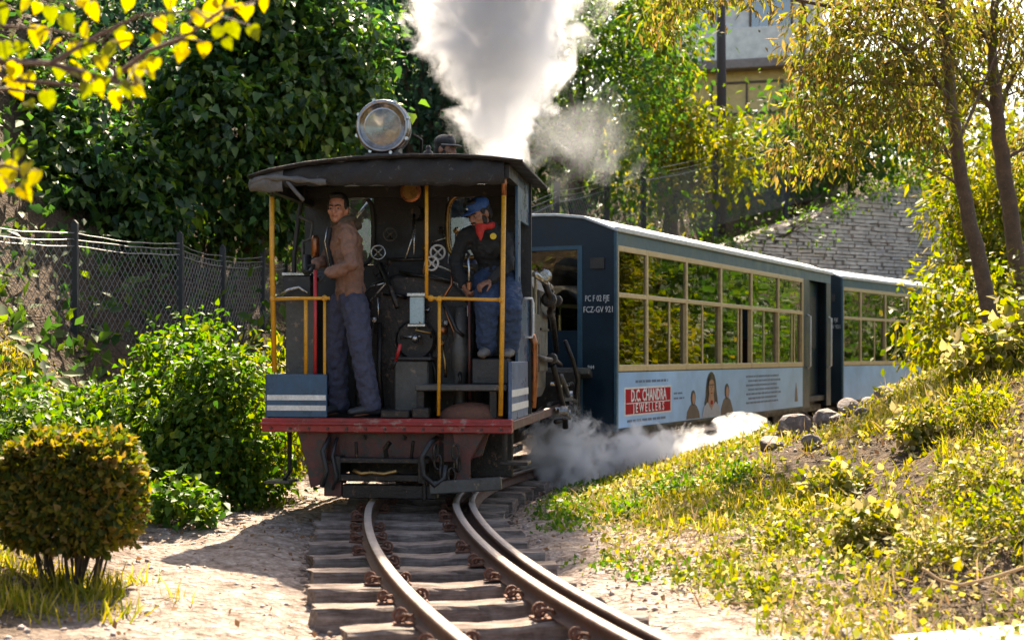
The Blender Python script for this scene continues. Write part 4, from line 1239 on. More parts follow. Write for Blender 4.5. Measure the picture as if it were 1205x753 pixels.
    mb = MB(); mb.box(x, x + .006, .05, end, .365, .965); ad = P(mb, 'advert_panel', 'adblue'); ad['label'] = 'pale blue printed advertising sheet under the windows'
    if advert:
        e = x + .0065
        RT = (R(90), 0, R(90))
        mb = MB(); mb.box(e, e + .002, .22, 1.66, .485, .80); P(mb, 'name_board_edge', 'letter', ad)
        mb = MB(); mb.box(e + .0021, e + .004, .25, 1.63, .505, .78); P(mb, 'name_board', 'adred', ad)
        mb = MB(); mb.box(e + .0041, e + .005, .27, 1.61, .618, .628); P(mb, 'name_board_line', 'letter', ad)
        text('advert_name', 'D.C. CHANDRA', .185, (e + .0055, .94, .70), RT, 'letter', ad, 'CENTER', .83, .004)
        text('advert_name', 'J E W E L L E R S', .135, (e + .0055, .94, .562), RT, 'letter', ad, 'CENTER', 1.0, .002)
        r = random.Random(4)
        def line(y0, y1, z, h):
            mb = MB(); y = y0
            while y < y1:
                w = r.uniform(.05, .16); mb.box(e, e + .0015, y, min(y + w, y1), z - h / 2, z + h / 2); y += w + r.uniform(.02, .04)
            P(mb, 'small_print', 'adink', ad)['kind'] = 'stuff'
        line(.55, 1.55, .86, .028); line(.3, 1.5, .43, .028); line(1.75, 2.05, .70, .02); line(1.75, 2.1, .64, .02)
        for j, z in enumerate((.86, .80, .74, .68, .62, .56, .50)): line(4.55 + .1 * (j % 2), 6.1 + .12 * math.sin(j * 2.1), z, .026)
        # portrait: hair, face, neck, dress; two darker half-figures beside it
        def blob(name, pts, mat, lift):
            mb = MB(); mb.prism([(p[0], p[1]) for p in pts], 'x', e + lift, e + lift + .0012); P(mb, name, mat, ad)
        def ell(cy_, cz_, ry, rz2, n_=22): return [(cy_ + ry * math.cos(2 * math.pi * k / n_), cz_ + rz2 * math.sin(2 * math.pi * k / n_)) for k in range(n_)]
        cyy = 3.08
        for fy, sc in ((2.42, 1.0), (3.72, 1.08)):
            blob('side_figure', [(fy - .24 * sc, .375), (fy - .22 * sc, .46), (fy - .13 * sc, .53 * sc), (fy - .05, .56 * sc), (fy + .05, .56 * sc), (fy + .14 * sc, .52 * sc), (fy + .22 * sc, .45), (fy + .25 * sc, .375)], 'adbrown', .0)
            blob('side_figure_hair', ell(fy, .63 * sc, .085 * sc, .095 * sc, 16), 'adhair', .002)
            blob('side_figure_face', ell(fy + .01, .62 * sc, .055 * sc, .068 * sc, 16), 'adskin', .004)
        blob('printed_hair', [(2.86, .47), (2.83, .55), (2.88, .64), (2.89, .74), (2.93, .85), (2.99, .91), (3.06, .94), (3.14, .938), (3.21, .90), (3.27, .82), (3.29, .72), (3.33, .62), (3.35, .53), (3.31, .46), (3.2, .5), (3.0, .5)], 'adhair', .002)
        blob('printed_dress', [(2.74, .375), (2.80, .50), (2.94, .56), (3.10, .50), (3.26, .56), (3.40, .50), (3.46, .375)], 'adcloth', .004)
        blob('printed_neck', [(3.0, .66), (3.17, .66), (3.20, .56), (3.10, .46), (2.96, .56)], 'adskin', .006)
        blob('printed_face', ell(3.085, .745, .105, .125), 'adskin', .008)
        blob('printed_brow', [(3.0, .77), (3.17, .77), (3.17, .785), (3.0, .785)], 'adhair', .0095)
        for ey in (3.045, 3.125): blob('printed_eye', ell(ey, .752, .016, .008, 8), 'adhair', .0095)
        blob('printed_nose', [(3.078, .745), (3.092, .745), (3.102, .705), (3.068, .705)], 'adbrown2', .0095)
        blob('printed_lips', [(3.045, .68), (3.125, .68), (3.11, .665), (3.06, .665)], 'adred', .0095)
        blob('printed_fringe', [(2.96, .74), (3.0, .86), (3.085, .895), (3.17, .86), (3.21, .74), (3.18, .82), (3.085, .85), (3.0, .82)], 'adhair', .0105)
        blob('printed_necklace', ell(3.09, .555, .045, .03, 12), 'adred', .0105)
        blob('printed_spire', [(6.95, .45), (6.98, .62), (7.03, .74), (7.08, .62), (7.12, .45)], 'adbrown', .0)
    return root


th1 = R(27.0)
o1 = (1.11 - .99 * math.cos(th1), 15.0 + .99 * math.sin(th1))
coach(o1, th1, 'dark blue coach with cream windows and a red name board advert, coupled to the engine')
th2 = R(34.0)
c2 = at(991, 0, 24.2)
o2 = (c2.x - .99 * math.cos(th2), c2.y + .99 * math.sin(th2))
coach(o2, th2, 'dark blue coach with plain pale blue panel, partly hidden behind the leafy bank', advert=False)

# ================================================================== people
M['skin1'] = pbr('warm_brown_skin', (0.44, 0.195, 0.12), (0.36, 0.15, 0.095), 14, 0.5, 0.0, 0.05)
M['skin2'] = pbr('brown_skin', (0.30, 0.14, 0.085), (0.22, 0.10, 0.06), 14, 0.5, 0.0, 0.05)
M['hair'] = pbr('black_hair', (0.012, 0.010, 0.010), (0.006, 0.005, 0.005), 60, 0.45, 0.0, 0.5)
M['jacket'] = pbr('brown_jacket', (0.24, 0.125, 0.082), (0.185, 0.092, 0.06), 7, 0.75, 0.0, 0.25)
M['collar'] = pbr('olive_collar', (0.095, 0.07, 0.045), (0.07, 0.05, 0.034), 10, 0.85, 0.0, 0.3)
M['trouser'] = pbr('slate_trousers', (0.058, 0.062, 0.10), (0.038, 0.041, 0.07), 8, 0.85, 0.0, 0.3)
M['jeans'] = pbr('blue_jeans', (0.028, 0.055, 0.115), (0.018, 0.036, 0.078), 8, 0.85, 0.0, 0.3)
M['sweater'] = pbr('black_sweater', (0.013, 0.015, 0.017), (0.009, 0.010, 0.011), 12, 0.85, 0.0, 0.3)
M['scarf'] = pbr('red_scarf', (0.55, 0.03, 0.02), (0.38, 0.02, 0.015), 12, 0.8, 0.0, 0.3)
M['cap'] = pbr('blue_cap', (0.02, 0.085, 0.27), (0.012, 0.055, 0.19), 10, 0.75, 0.0, 0.25)
M['shoe'] = pbr('dark_shoe', (0.03, 0.03, 0.034), (0.016, 0.016, 0.018), 12, 0.5, 0.0, 0.2)
M['shoegrey'] = pbr('grey_shoe', (0.19, 0.17, 0.155), (0.1, 0.09, 0.085), 14, 0.6, 0.0, 0.2)
M['glove'] = pbr('black_glove', (0.02, 0.025, 0.025), (0.01, 0.012, 0.012), 14, 0.7)
M['shirt'] = pbr('dark_shirt', (0.03, 0.03, 0.033), (0.018, 0.018, 0.02), 10, 0.8)
M['eyew'] = pbr('eye_white', (0.42, 0.36, 0.32), None, 30, 0.3)
M['emblem'] = pbr('yellow_emblem', (0.7, 0.5, 0.03), (0.55, 0.38, 0.02), 20, 0.6)
M['greycap'] = pbr('grey_cap_band', (0.3, 0.28, 0.27), (0.2, 0.18, 0.17), 10, 0.6)
M['lips'] = pbr('lip_skin', (0.30, 0.10, 0.075), (0.24, 0.08, 0.06), 20, 0.5)


def organic(mb, name, mat, parent, voxel, it=3):
    o = mb.build(name, M[mat], parent, True)
    m = o.modifiers.new('remesh', 'REMESH'); m.mode = 'VOXEL'; m.voxel_size = voxel; m.use_smooth_shade = True
    s = o.modifiers.new('smooth', 'SMOOTH'); s.factor = 0.5; s.iterations = it
    return o


def wrinkle(o, amp, size, name):
    t = bpy.data.textures.new(name, 'CLOUDS'); t.noise_scale = size
    d = o.modifiers.new('folds', 'DISPLACE'); d.texture = t; d.strength = amp; d.mid_level = 0.5; d.texture_coords = 'LOCAL'
    return o


def head_parts(c, Rm, sk, root, hair=True, beard=False, cap=False):
    """c: head centre, Rm: rotation (face looks along -Y of it). adds to body mb sk; returns closures for extras"""
    def W(x, y, z): return Vector(c) + Rm @ Vector((x, y, z))
    def ball(x, y, z, r): sk.ball(W(x, y, z), r, 14, 10, Rm.to_3x3())
    ball(0, .015, .025, (.076, .093, .098))       # cranium
    ball(0, -.022, -.045, (.060, .068, .075))      # jaw
    ball(0, -.062, -.088, (.026, .026, .024))      # chin
    for s in (-1, 1):
        ball(s * .040, -.052, -.022, (.026, .028, .026))   # cheekbones
        ball(s * .077, .012, -.012, (.012, .022, .034))    # ears
        ball(s * .032, -.074, .020, (.024, .014, .010))    # brow ridge
    sk.limb([W(0, -.078, .016), W(0, -.098, -.018), W(0, -.100, -.028)], [.010, .014, .013], 10, 3)   # nose
    for s in (-1, 1): ball(s * .014, -.088, -.030, .010)
    sk.limb([W(-.020, -.082, -.055), W(0, -.087, -.055), W(.020, -.082, -.055)], [.007, .010, .007], 8, 3)  # mouth
    ex = []
    for s in (-1, 1):
        mb = MB(); mb.ball(W(s * .031, -.0745, .002), (.0125, .008, .0055), 10, 7, Rm.to_3x3()); ex.append((mb, 'eye', 'eyew'))
        mb = MB(); mb.ball(W(s * .031, -.0805, .002), (.0065, .004, .0055), 8, 6, Rm.to_3x3()); ex.append((mb, 'iris', 'hair'))
        mb = MB(); mb.limb([W(s * .013, -.092, .022), W(s * .034, -.090, .027), W(s * .052, -.076, .021)], [.005, .006, .003], 8, 2); ex.append((mb, 'eyebrow', 'hair'))
    mb = MB(); mb.limb([W(-.021, -.090, -.058), W(0, -.097, -.057), W(.021, -.090, -.058)], [.004, .006, .004], 8, 2); ex.append((mb, 'lips', 'lips'))
    for mb, nme, mt in ex: mb.build(nme, M[mt], root, True)
    if hair:
        h = MB()
        h.ball(W(0, .034, .048), (.083, .090, .090), 16, 10, Rm.to_3x3())
        h.ball(W(0, .070, -.005), (.072, .050, .080), 14, 10, Rm.to_3x3())
        for s in (-1, 1): h.ball(W(s * .070, -.005, .028), (.016, .030, .040), 10, 8, Rm.to_3x3())
        h.ball(W(0, -.030, .105), (.060, .040, .026), 12, 8, Rm.to_3x3())
        wrinkle(organic(h, 'hair', 'hair', root, .007, 2), .008, .02, 'hairtex')
    if beard:
        b = MB()
        b.ball(W(0, -.042, -.078), (.052, .056, .042), 12, 8, Rm.to_3x3())
        for s in (-1, 1): b.ball(W(s * .058, -.012, -.045), (.014, .026, .045), 10, 8, Rm.to_3x3())
        b.limb([W(-.030, -.090, -.045), W(0, -.099, -.041), W(.030, -.090, -.045)], [.006, .008, .006], 8, 2)
        wrinkle(organic(b, 'beard', 'hair', root, .007, 2), .006, .015, 'beardtex')
    return W


def hand(mb, wrist, fwd, palm_n, curl, side, spread=0.0):
    """wrist point, fwd direction of the fingers, palm_n the way the palm faces, curl 0..1; five fingers"""
    f = Vector(fwd).normalized(); n = Vector(palm_n); n = (n - f * n.dot(f)).normalized(); s = f.cross(n) * side
    w = Vector(wrist)
    mb.limb([w, w + f * .045, w + f * .088], [.026, .034, .032], 12, 3, flat=(n, .52))
    for i, (off, ln) in enumerate(((-.031, .068), (-.010, .078), (.011, .073), (.031, .058))):
        p = w + f * .088 + s * off
        d = (f + s * off * spread * 8).normalized(); pts = [w + f * .06 + s * off * .8, p]
        a = 0.0
        for k, fr in enumerate((.42, .32, .26)):
            a += curl * (1.15 if k else .75)
            dd = d * math.cos(a) + n * math.sin(a)
            pts.append(pts[-1] + dd * ln * fr)
        mb.limb(pts, [.0095, .0095, .0088, .008, .007], 8, 3)
    t0 = w + f * .022 - s * .028
    d1 = (f * .6 - s * .75 + n * .25).normalized(); d2 = (f * .8 - s * .1 + n * (.3 + curl * .6)).normalized()
    mb.limb([t0 + s * .012, t0 + d1 * .035, t0 + d1 * .035 + d2 * .030, t0 + d1 * .035 + d2 * .052], [.013, .0115, .010, .008], 8, 3)


def figure(loc_parent, label, J, spec):
    """J: joints in engine coordinates"""
    Mx = Matrix.Translation((LX, LY, 0)) @ Matrix.Rotation(-LH, 4, 'Z')
    base = Mx @ Vector(J['base'])
    root = empty('person', base, -LH, label, 'person')
    b0 = Vector(J['base'])
    Jv = {k: (Vector(v) - b0 if not isinstance(v, (int, float)) else v) for k, v in J.items()}
    return root, Jv


def build_person(label, J, fw, headR, spec):
    root, j = figure(None, label, J, spec)
    fw = Vector(fw).normalized()                    # the way the chest faces
    side = fw.cross(Vector((0, 0, 1))).normalized()  # the person's right
    sk = MB()
    # one continuous body under the clothes
    sk.limb([j['pelvis'], j['waist'], j['chest'], j['neck']], [.115, .10, .125, .06], 14, 4, flat=(fw, .72))
    sk.limb([j['neck'] - (j['head'] - j['neck']) * .3, j['head'] + (j['neck'] - j['head']) * .35], [.056, .052], 14, 3)
    for s in 'LR':
        sk.limb([j['sh' + s], j['el' + s], j['wr' + s]], [.047, .038, .027], 12, 3)
        sk.limb([j['hip' + s], j['kn' + s], j['an' + s]], [.08, .052, .037], 12, 3)
        sk.limb([j['an' + s], j['an' + s] + Vector((0, 0, -.03)), j['toe' + s]], [.036, .036, .026], 10, 3)
        sk.limb([j['sh' + s], j['chest'] + Vector((0, 0, .08))], [.05, .07], 12, 3)
        sk.limb([j['hip' + s], j['pelvis']], [.08, .1], 12, 3)
    W = head_parts(j['head'], headR, sk, root, spec.get('hair', True), spec.get('beard', False))
    if not spec.get('gloves'):
        for s in 'LR': hand(sk, j['wr' + s], j['hd' + s], j['pm' + s], spec.get('curl' + s, .5), 1 if s == 'R' else -1)
    organic(sk, 'body', spec['skin'], root, .0075, 2)
    if spec.get('gloves'):
        for s in 'LR':
            g = MB(); hand(g, j['wr' + s], j['hd' + s], j['pm' + s], spec.get('curl' + s, .5), 1 if s == 'R' else -1)
            organic(g, 'glove', 'glove', root, .006, 1)
    # upper garment
    up = MB()
    k = spec.get('bulk', 1.0)
    up.limb([j['pelvis'] + (j['waist'] - j['pelvis']) * spec.get('hem', -.1), j['waist'], j['chest'], j['chest'].lerp(j['neck'], .62)], [.150 * k, .142 * k, .168 * k, .112 * k], 18, 3, flat=(fw, .76))
    for s in 'LR':
        up.limb([j['chest'].lerp(j['neck'], .55), j['sh' + s]], [.088 * k, .072 * k], 14, 3)
        cuff = j['el' + s].lerp(j['wr' + s], .93)
        up.limb([j['sh' + s], j['sh' + s].lerp(j['el' + s], .5), j['el' + s], j['el' + s].lerp(j['wr' + s], .5), cuff], [.074 * k, .064 * k, .057 * k, .051 * k, .042 * k], 14, 3)
    wrinkle(organic(up, spec['top'], spec['topmat'], root, .011, 3), .045, .06, 'f1')
    # trousers
    tr = MB()
    tr.limb([j['pelvis'] + Vector((0, 0, .06)), j['pelvis']], [.135, .142], 16, 3, flat=(fw, .8))
    for s in 'LR':
        tr.limb([j['pelvis'], j['hip' + s]], [.10, .102], 14, 3)
        an = j['kn' + s].lerp(j['an' + s], .97)
        tr.limb([j['hip' + s], j['hip' + s].lerp(j['kn' + s], .5), j['kn' + s], j['kn' + s].lerp(j['an' + s], .5), an], [.112, .104, .088, .082, .080], 14, 3)
    wrinkle(organic(tr, 'trousers', spec['legmat'], root, .011, 3), .042, .05, 'f2')
    for s in 'LR':
        a, t = j['an' + s], j['toe' + s]
        d = (t - a); d.z = 0; d.normalize()
        h = MB(); zs = t.z + .004
        heel = Vector((a.x, a.y, zs)) - d * .045
        h.limb([heel + Vector((0, 0, .012)), Vector((a.x, a.y, zs + .03)) + d * .05, t + Vector((0, 0, .012)) + d * .03], [.036, .050, .036], 14, 3, flat=((0, 0, 1), .85))
        h.limb([a + Vector((0, 0, .01)), Vector((a.x, a.y, zs + .03))], [.044, .046], 12, 2)
        so = organic(h, 'shoe', spec['shoemat'], root, .008, 2)
    return root, j, W


# driver: stands at the left, body turned to the left rail, face to the camera
def Lz(px, py, Y, z=None):
    p = L(px, py, Y)
    return p if z is None else Vector((p.x, p.y, z))


fh = -LH
J1 = dict(base=Lz(428, 489, .25, FLOOR), pelvis=L(413, 352, .30), waist=L(411, 326, .30), chest=L(407, 285, .28), neck=L(404, 258, .26), head=L(397.5, 246, .22),
          shL=L(409, 275, .13), elL=L(414, 312, .02), wrL=L(386, 322, .02), hdL=(0, 0, 0), pmL=(0, 0, 0),
          shR=L(398, 274, .42), elR=L(385, 306, .42), wrR=L(370, 312, .20), hdR=(0, 0, 0), pmR=(0, 0, 0),
          hipL=L(418, 360, .22), knL=L(425, 415, .16), anL=Lz(437, 480, .20, FLOOR + .085), toeL=Lz(418, 487, .13, FLOOR + .03),
          hipR=L(402, 360, .38), knR=L(397, 418, .36), anR=Lz(399, 478, .42, FLOOR + .085), toeR=Lz(388, 487, .33, FLOOR + .03))
# hands are directions: keep them out of the shift to the base
b0 = Vector(J1['base'])
J1['hdL'] = b0 + Vector((-1, .05, -.1)); J1['pmL'] = b0 + Vector((0, .6, -.8)); J1['hdR'] = b0 + Vector((-.3, -.6, -.7)); J1['pmR'] = b0 + Vector((-.7, -.5, .1))
hr = Matrix.Rotation(R(-4), 4, 'Z') @ Matrix.Rotation(R(4), 4, 'X')
p1, j1, W1 = build_person('man in brown jacket and slate trousers standing in the cab, looking out', J1, (-.92, -.38, 0), hr,
                          dict(skin='skin1', top='jacket', topmat='jacket', legmat='trouser', shoemat='shoe', gloves=True, curlL=.9, curlR=.9, hem=.3, bulk=1.03))
cb = MB(); nk = j1['neck']; cb.ring(nk + Vector((0, .01, -.012)), (-.15, -.1, 1), .078, .034, 20, 10); cb.ball(nk + Vector((.06, .07, -.04)), (.08, .07, .055), 12, 8)
wrinkle(organic(cb, 'collar', 'collar', p1, .009, 2), .015, .05, 'f3')
cb = MB(); cb.limb([j1['chest'] + Vector((-.115, -.07, .10)), j1['chest'] + Vector((-.145, -.06, -.02)), j1['waist'] + Vector((-.12, -.05, .0))], [.022, .028, .03], 10, 3); organic(cb, 'shirt_front', 'shirt', p1, .009, 2)
cb = MB(); cb.tube([j1['chest'] + Vector((-.125, -.10, .12)), j1['chest'] + Vector((-.15, -.09, .0)), j1['waist'] + Vector((-.13, -.09, .04))], .006, 6); cb.build('zip', M['steel'], p1, True)

# fireman: perched on the side tank at the right, bent over, looking down
J2 = dict(base=Lz(572, 421, .32), pelvis=L(583, 322, .62), waist=L(580, 304, .60), chest=L(573, 283, .52), neck=L(571, 266, .44), head=L(563.5, 252, .38),
          shL=L(595, 281, .48), elL=L(598, 312, .40), wrL=L(578, 330, .30), hdL=(0, 0, 0), pmL=(0, 0, 0),
          shR=L(548, 279, .52), elR=L(536, 310, .50), wrR=L(545, 336, .40), hdR=(0, 0, 0), pmR=(0, 0, 0),
          hipL=L(597, 332, .56), knL=L(601, 366, .30), anL=L(600, 412, .42), toeL=L(598, 419, .34),
          hipR=L(572, 334, .56), knR=L(572, 362, .26), anR=L(573, 408, .36), toeR=L(568, 417, .26))
J2['toeR'].z = J2['toeL'].z = a3.z + .018; J2['anR'].z = J2['anL'].z = a3.z + .085; J2['base'].z = a3.z
b0 = Vector(J2['base'])
J2['hdL'] = b0 + Vector((-.8, -.5, -.4)); J2['pmL'] = b0 + Vector((0, .4, -.9)); J2['hdR'] = b0 + Vector((.5, -.4, -.75)); J2['pmR'] = b0 + Vector((.8, .3, .1))
hr2 = Matrix.Rotation(R(-40), 4, 'Z') @ Matrix.Rotation(R(-4), 4, 'Y') @ Matrix.Rotation(R(24), 4, 'X')
p2, j2, W2 = build_person('man in black sweater, blue cap and red scarf perched in the cab, looking down', J2, (-.35, -.9, 0), hr2,
                          dict(skin='skin2', top='sweater', topmat='sweater', legmat='jeans', shoemat='shoegrey', curlL=.6, curlR=.8, beard=True, hair=True, hem=.25, bulk=.98))
cp = MB(); R3 = hr2.to_3x3()
cp.ball(W2(0, .022, .070), (.092, .104, .064), 18, 10, R3); cp.ball(W2(0, .015, .045), (.090, .100, .028), 18, 8, R3)
organic(cp, 'cap', 'cap', p2, .008, 2)
cp = MB(); cp.ball(W2(0, -.108, .040), (.070, .062, .010), 16, 8, R3); organic(cp, 'cap_peak', 'cap', p2, .007, 1)
cp = MB(); cp.ball(W2(-.02, -.082, .075), .010, 8, 6); cp.build('cap_badge', M['white'], p2, True)
cp = MB(); nk = j2['neck']; cp.ring(nk + Vector((-.005, -.015, .0)), (-.1, -.25, 1), .066, .028, 20, 8); cp.limb([nk + Vector((-.03, -.09, -.01)), nk + Vector((-.02, -.125, -.07)), nk + Vector((-.015, -.13, -.12))], [.040, .032, .010], 10, 3)
wrinkle(organic(cp, 'scarf', 'scarf', p2, .008, 2), .012, .03, 'f4')
cp = MB(); cp.lathe([(0, .026), (.006, .026)], j2['chest'] + Vector((.075, -.148, .02)), (.1, -1, .1), 16); cp.build('chest_badge', M['emblem'], p2)

# coal breaker: sits on the bunker ahead of the cab, only the capped head clears the roof
hc = L(525, 176, 2.05)
J3 = dict(base=Vector((hc.x, 2.1, 1.95)), pelvis=Vector((hc.x, 2.1, hc.z - .80)), waist=Vector((hc.x, 2.1, hc.z - .60)), chest=Vector((hc.x, 2.08, hc.z - .36)), neck=Vector((hc.x, 2.06, hc.z - .15)), head=hc,
          hdL=0, pmL=0, hdR=0, pmR=0)
for s_, sx in (('L', 1), ('R', -1)):
    J3['sh' + s_] = Vector((hc.x + sx * .19, 2.08, hc.z - .24)); J3['el' + s_] = Vector((hc.x + sx * .25, 2.2, hc.z - .50)); J3['wr' + s_] = Vector((hc.x + sx * .12, 2.38, hc.z - .62))
    J3['hip' + s_] = Vector((hc.x + sx * .09, 2.1, hc.z - .82)); J3['kn' + s_] = Vector((hc.x + sx * .14, 2.52, hc.z - .60)); J3['an' + s_] = Vector((hc.x + sx * .13, 2.66, 1.95 + .085)); J3['toe' + s_] = Vector((hc.x + sx * .14, 2.76, 1.95 + .03))
dz3 = (J3['pelvis'].z - 1.95) - .12
b0 = Vector(J3['base'])
for s_ in 'LR': J3['hd' + s_] = b0 + Vector((0, .8, -.4)); J3['pm' + s_] = b0 + Vector((0, -.3, -.9))
hr3 = Matrix.Rotation(R(70), 4, 'Z') @ Matrix.Rotation(R(6), 4, 'X')
p3, j3, W3 = build_person('person in a black cap sitting on the bunker, head showing above the cab roof', J3, (0, 1, 0), hr3,
                          dict(skin='skin2', top='sweater', topmat='sweater', legmat='trouser', shoemat='shoe', curlL=.5, curlR=.5, hair=True, beard=True, hem=.25))
cp = MB(); R3 = hr3.to_3x3()
cp.ball(W3(0, .020, .066), (.094, .108, .072), 18, 10, R3); organic(cp, 'cap', 'hair', p3, .008, 2)
cp = MB(); cp.ball(W3(0, -.100, .038), (.074, .062, .010), 16, 8, R3); cp.limb([W3(-.09, .0, .036), W3(-.06, -.08, .036), W3(0, -.112, .036), W3(.06, -.08, .036), W3(.09, 0, .036)], [.009] * 5, 8, 2); organic(cp, 'cap_peak', 'greycap', p3, .007, 1)

# ================================================================== fences
def chain_fence(label, pts, height, parent_loc, mesh_w=.08, tops=3, post_r=.035, seed=1, leaning=0.0, extra=0.25, zs=None):
    """pts: ground points of the posts; thing > post, wire_mesh (one per bay), top_wire"""
    root = empty('chain_link_fence', pts[0], 0, label, 'fence', None)
    o0 = Vector(pts[0]); r = random.Random(seed)
    P = [Vector(p) - o0 for p in pts]
    for p in P:
        mb = MB(); mb.box(p.x - post_r, p.x + post_r, p.y - post_r, p.y + post_r, p.z - .4, p.z + height + extra)
        mb.prism([(p.x - post_r, p.z + height + extra), (p.x + post_r, p.z + height + extra), (p.x, p.z + height + extra + .04)], 'y', p.y - post_r, p.y + post_r)
        mb.build('post', M['post'], root, False, .004)
    for a, b in zip(P[:-1], P[1:]):
        d = b - a; Lg = Vector((d.x, d.y, 0)).length
        mb = MB(); n_ = int(Lg / mesh_w)
        nh = height / mesh_w
        def q(s_, t_): 
            s_ = min(max(s_, 0), Lg); return a + d * (s_ / Lg) + Vector((0, .015 * math.sin(s_ * 7), t_))
        slope = 1.45
        for sg in (-1, 1):
            k = -int(height / slope / mesh_w) - 1
            while k * mesh_w < Lg + height / slope:
                s0 = k * mesh_w
                e0, e1 = (s0, s0 + height / slope) if sg > 0 else (s0 + height / slope, s0)
                t0, t1 = 0.0, height
                # clip to the bay
                def clip(e0, t0, e1, t1):
                    for _ in range(2):
                        for lim, lo in ((0, True), (Lg, False)):
                            if (e0 < lim) == lo and e0 != lim and (e1 < lim) != (e0 < lim):
                                f = (lim - e0) / (e1 - e0); t0 = t0 + (t1 - t0) * f; e0 = lim
                            if (e1 < lim) == lo and e1 != lim and (e0 < lim) != (e1 < lim):
                                f = (lim - e1) / (e0 - e1); t1 = t1 + (t0 - t1) * f; e1 = lim
                    return e0, t0, e1, t1
                if max(e0, e1) > 0 and min(e0, e1) < Lg:
                    c0, u0, c1, u1 = clip(e0, t0, e1, t1)
                    if abs(c0 - c1) > .01: mb.tube([q(c0, u0), q(c1, u1)], .0038, 3, False)
                k += 1
        o = mb.build('wire_mesh', M['wire'], root); o['kind'] = 'stuff'
        for k in range(tops):
            zz = height - .04 + k * (extra / max(tops, 1)); sag = r.uniform(.005, .04)
            pw = [a + d * (i / 8) + Vector((0, -.04, zz - sag * math.sin(math.pi * i / 8) + r.uniform(-.006, .006))) for i in range(9)]
            mb = MB(); mb.tube(pw, .0048, 4, False); mb.build('top_wire', M['wire2'], root)
    return root


M['wire2'] = pbr('pale_barbed_wire', (0.40, 0.39, 0.37), (0.28, 0.27, 0.26), 30, 0.5, 0.4, 0.0)
fp = []
for px, py, d in ((-150, 238, 12.6), (-40, 250, 13.8), (88, 263, 15.0), (212, 276, 16.4), (262, 291, 17.6), (309, 293, 18.8), (336, 296, 20.0)):
    p = at(px, py, d); fp.append((p.x, p.y, p.z - 1.75))
chain_fence('chain link fence with black posts and sagging barbed wire along the left slope', fp, 1.55, None, seed=3, extra=.2)
fp = []
for px, py, d in ((600, 236, 23.5), (655, 216, 25), (714, 203, 26.5), (757, 193, 28), (842, 176, 31), (925, 160, 34), (1000, 150, 37)):
    p = at(px, py, d); fp.append((p.x, p.y, p.z - 1.7))
chain_fence('chain link fence on the hillside behind the coaches, below the ochre house', fp, 1.4, None, seed=6, post_r=.055, extra=.3, tops=3)

# ================================================================== revetment of rough stone courses
wall = empty('stone_retaining_wall', at(990, 330, 30), 0, 'sloping grey stone retaining wall behind the second coach', 'wall')
wb = Vector(wall.location)
A, B = at(838, 345, 29.5), at(1135, 345, 33)
dx = Vector((B.x - A.x, B.y - A.y, 0)); Lw = dx.length; dx.normalize(); nrm = Vector((dx.y, -dx.x, 0))
zlo = A.z - 1.0


def wtop(t):      # top edge climbs to the right
    return float(np.interp(t, [0, .1, .3, .55, .85, 1.0], [A.z + .55, A.z + .95, A.z + 1.45, A.z + 2.0, A.z + 2.65, A.z + 2.8]))


core = MB(); n_ = 14
vs, fs = [], []
for i in range(n_ + 1):
    t = i / n_; base = Vector((A.x, A.y, 0)) + dx * Lw * t; zt_ = wtop(t)
    lean = .32
    for z, dep in ((zlo, 0), (zt_, lean * (zt_ - zlo)), (zt_ - .02, lean * (zt_ - zlo) + 1.2), (zlo, 1.4)):
        p = base - nrm * dep; vs.append(Vector((p.x, p.y, z)) - wb)
for i in range(n_):
    for k in range(4): fs.append((i * 4 + k, (i + 1) * 4 + k, (i + 1) * 4 + (k + 1) % 4, i * 4 + (k + 1) % 4))
fs += [(3, 2, 1, 0), tuple(n_ * 4 + k for k in range(4))]
core.add(vs, fs); core.build('wall_core', M['rock'], wall)
st = MB(); r = random.Random(12); z = zlo
while z < A.z + 2.8:
    h = r.uniform(.07, .12); s_ = 0.0
    while s_ < Lw:
        w = r.uniform(.16, .42); t = (s_ + w / 2) / Lw
        if t < 1 and z + h < wtop(t) + .05:
            dep = .32 * (z - zlo); pr = r.uniform(.01, .13)
            c = Vector((A.x, A.y, 0)) + dx * (s_ + w / 2) - nrm * dep
            Mx = Matrix.Translation(Vector((c.x, c.y, z + h / 2)) - wb) @ Matrix.Rotation(math.atan2(dx.y, dx.x), 4, 'Z') @ Matrix.Rotation(r.uniform(-.05, .05), 4, 'Y')
            st.box(-w / 2 + .012, w / 2 - .012, -pr, .12, -h / 2 + .010, h / 2 - .010, Mx)
        s_ += w
    z += h
o = st.build('stone_courses', M['stone'], wall, False); o['kind'] = 'stuff'

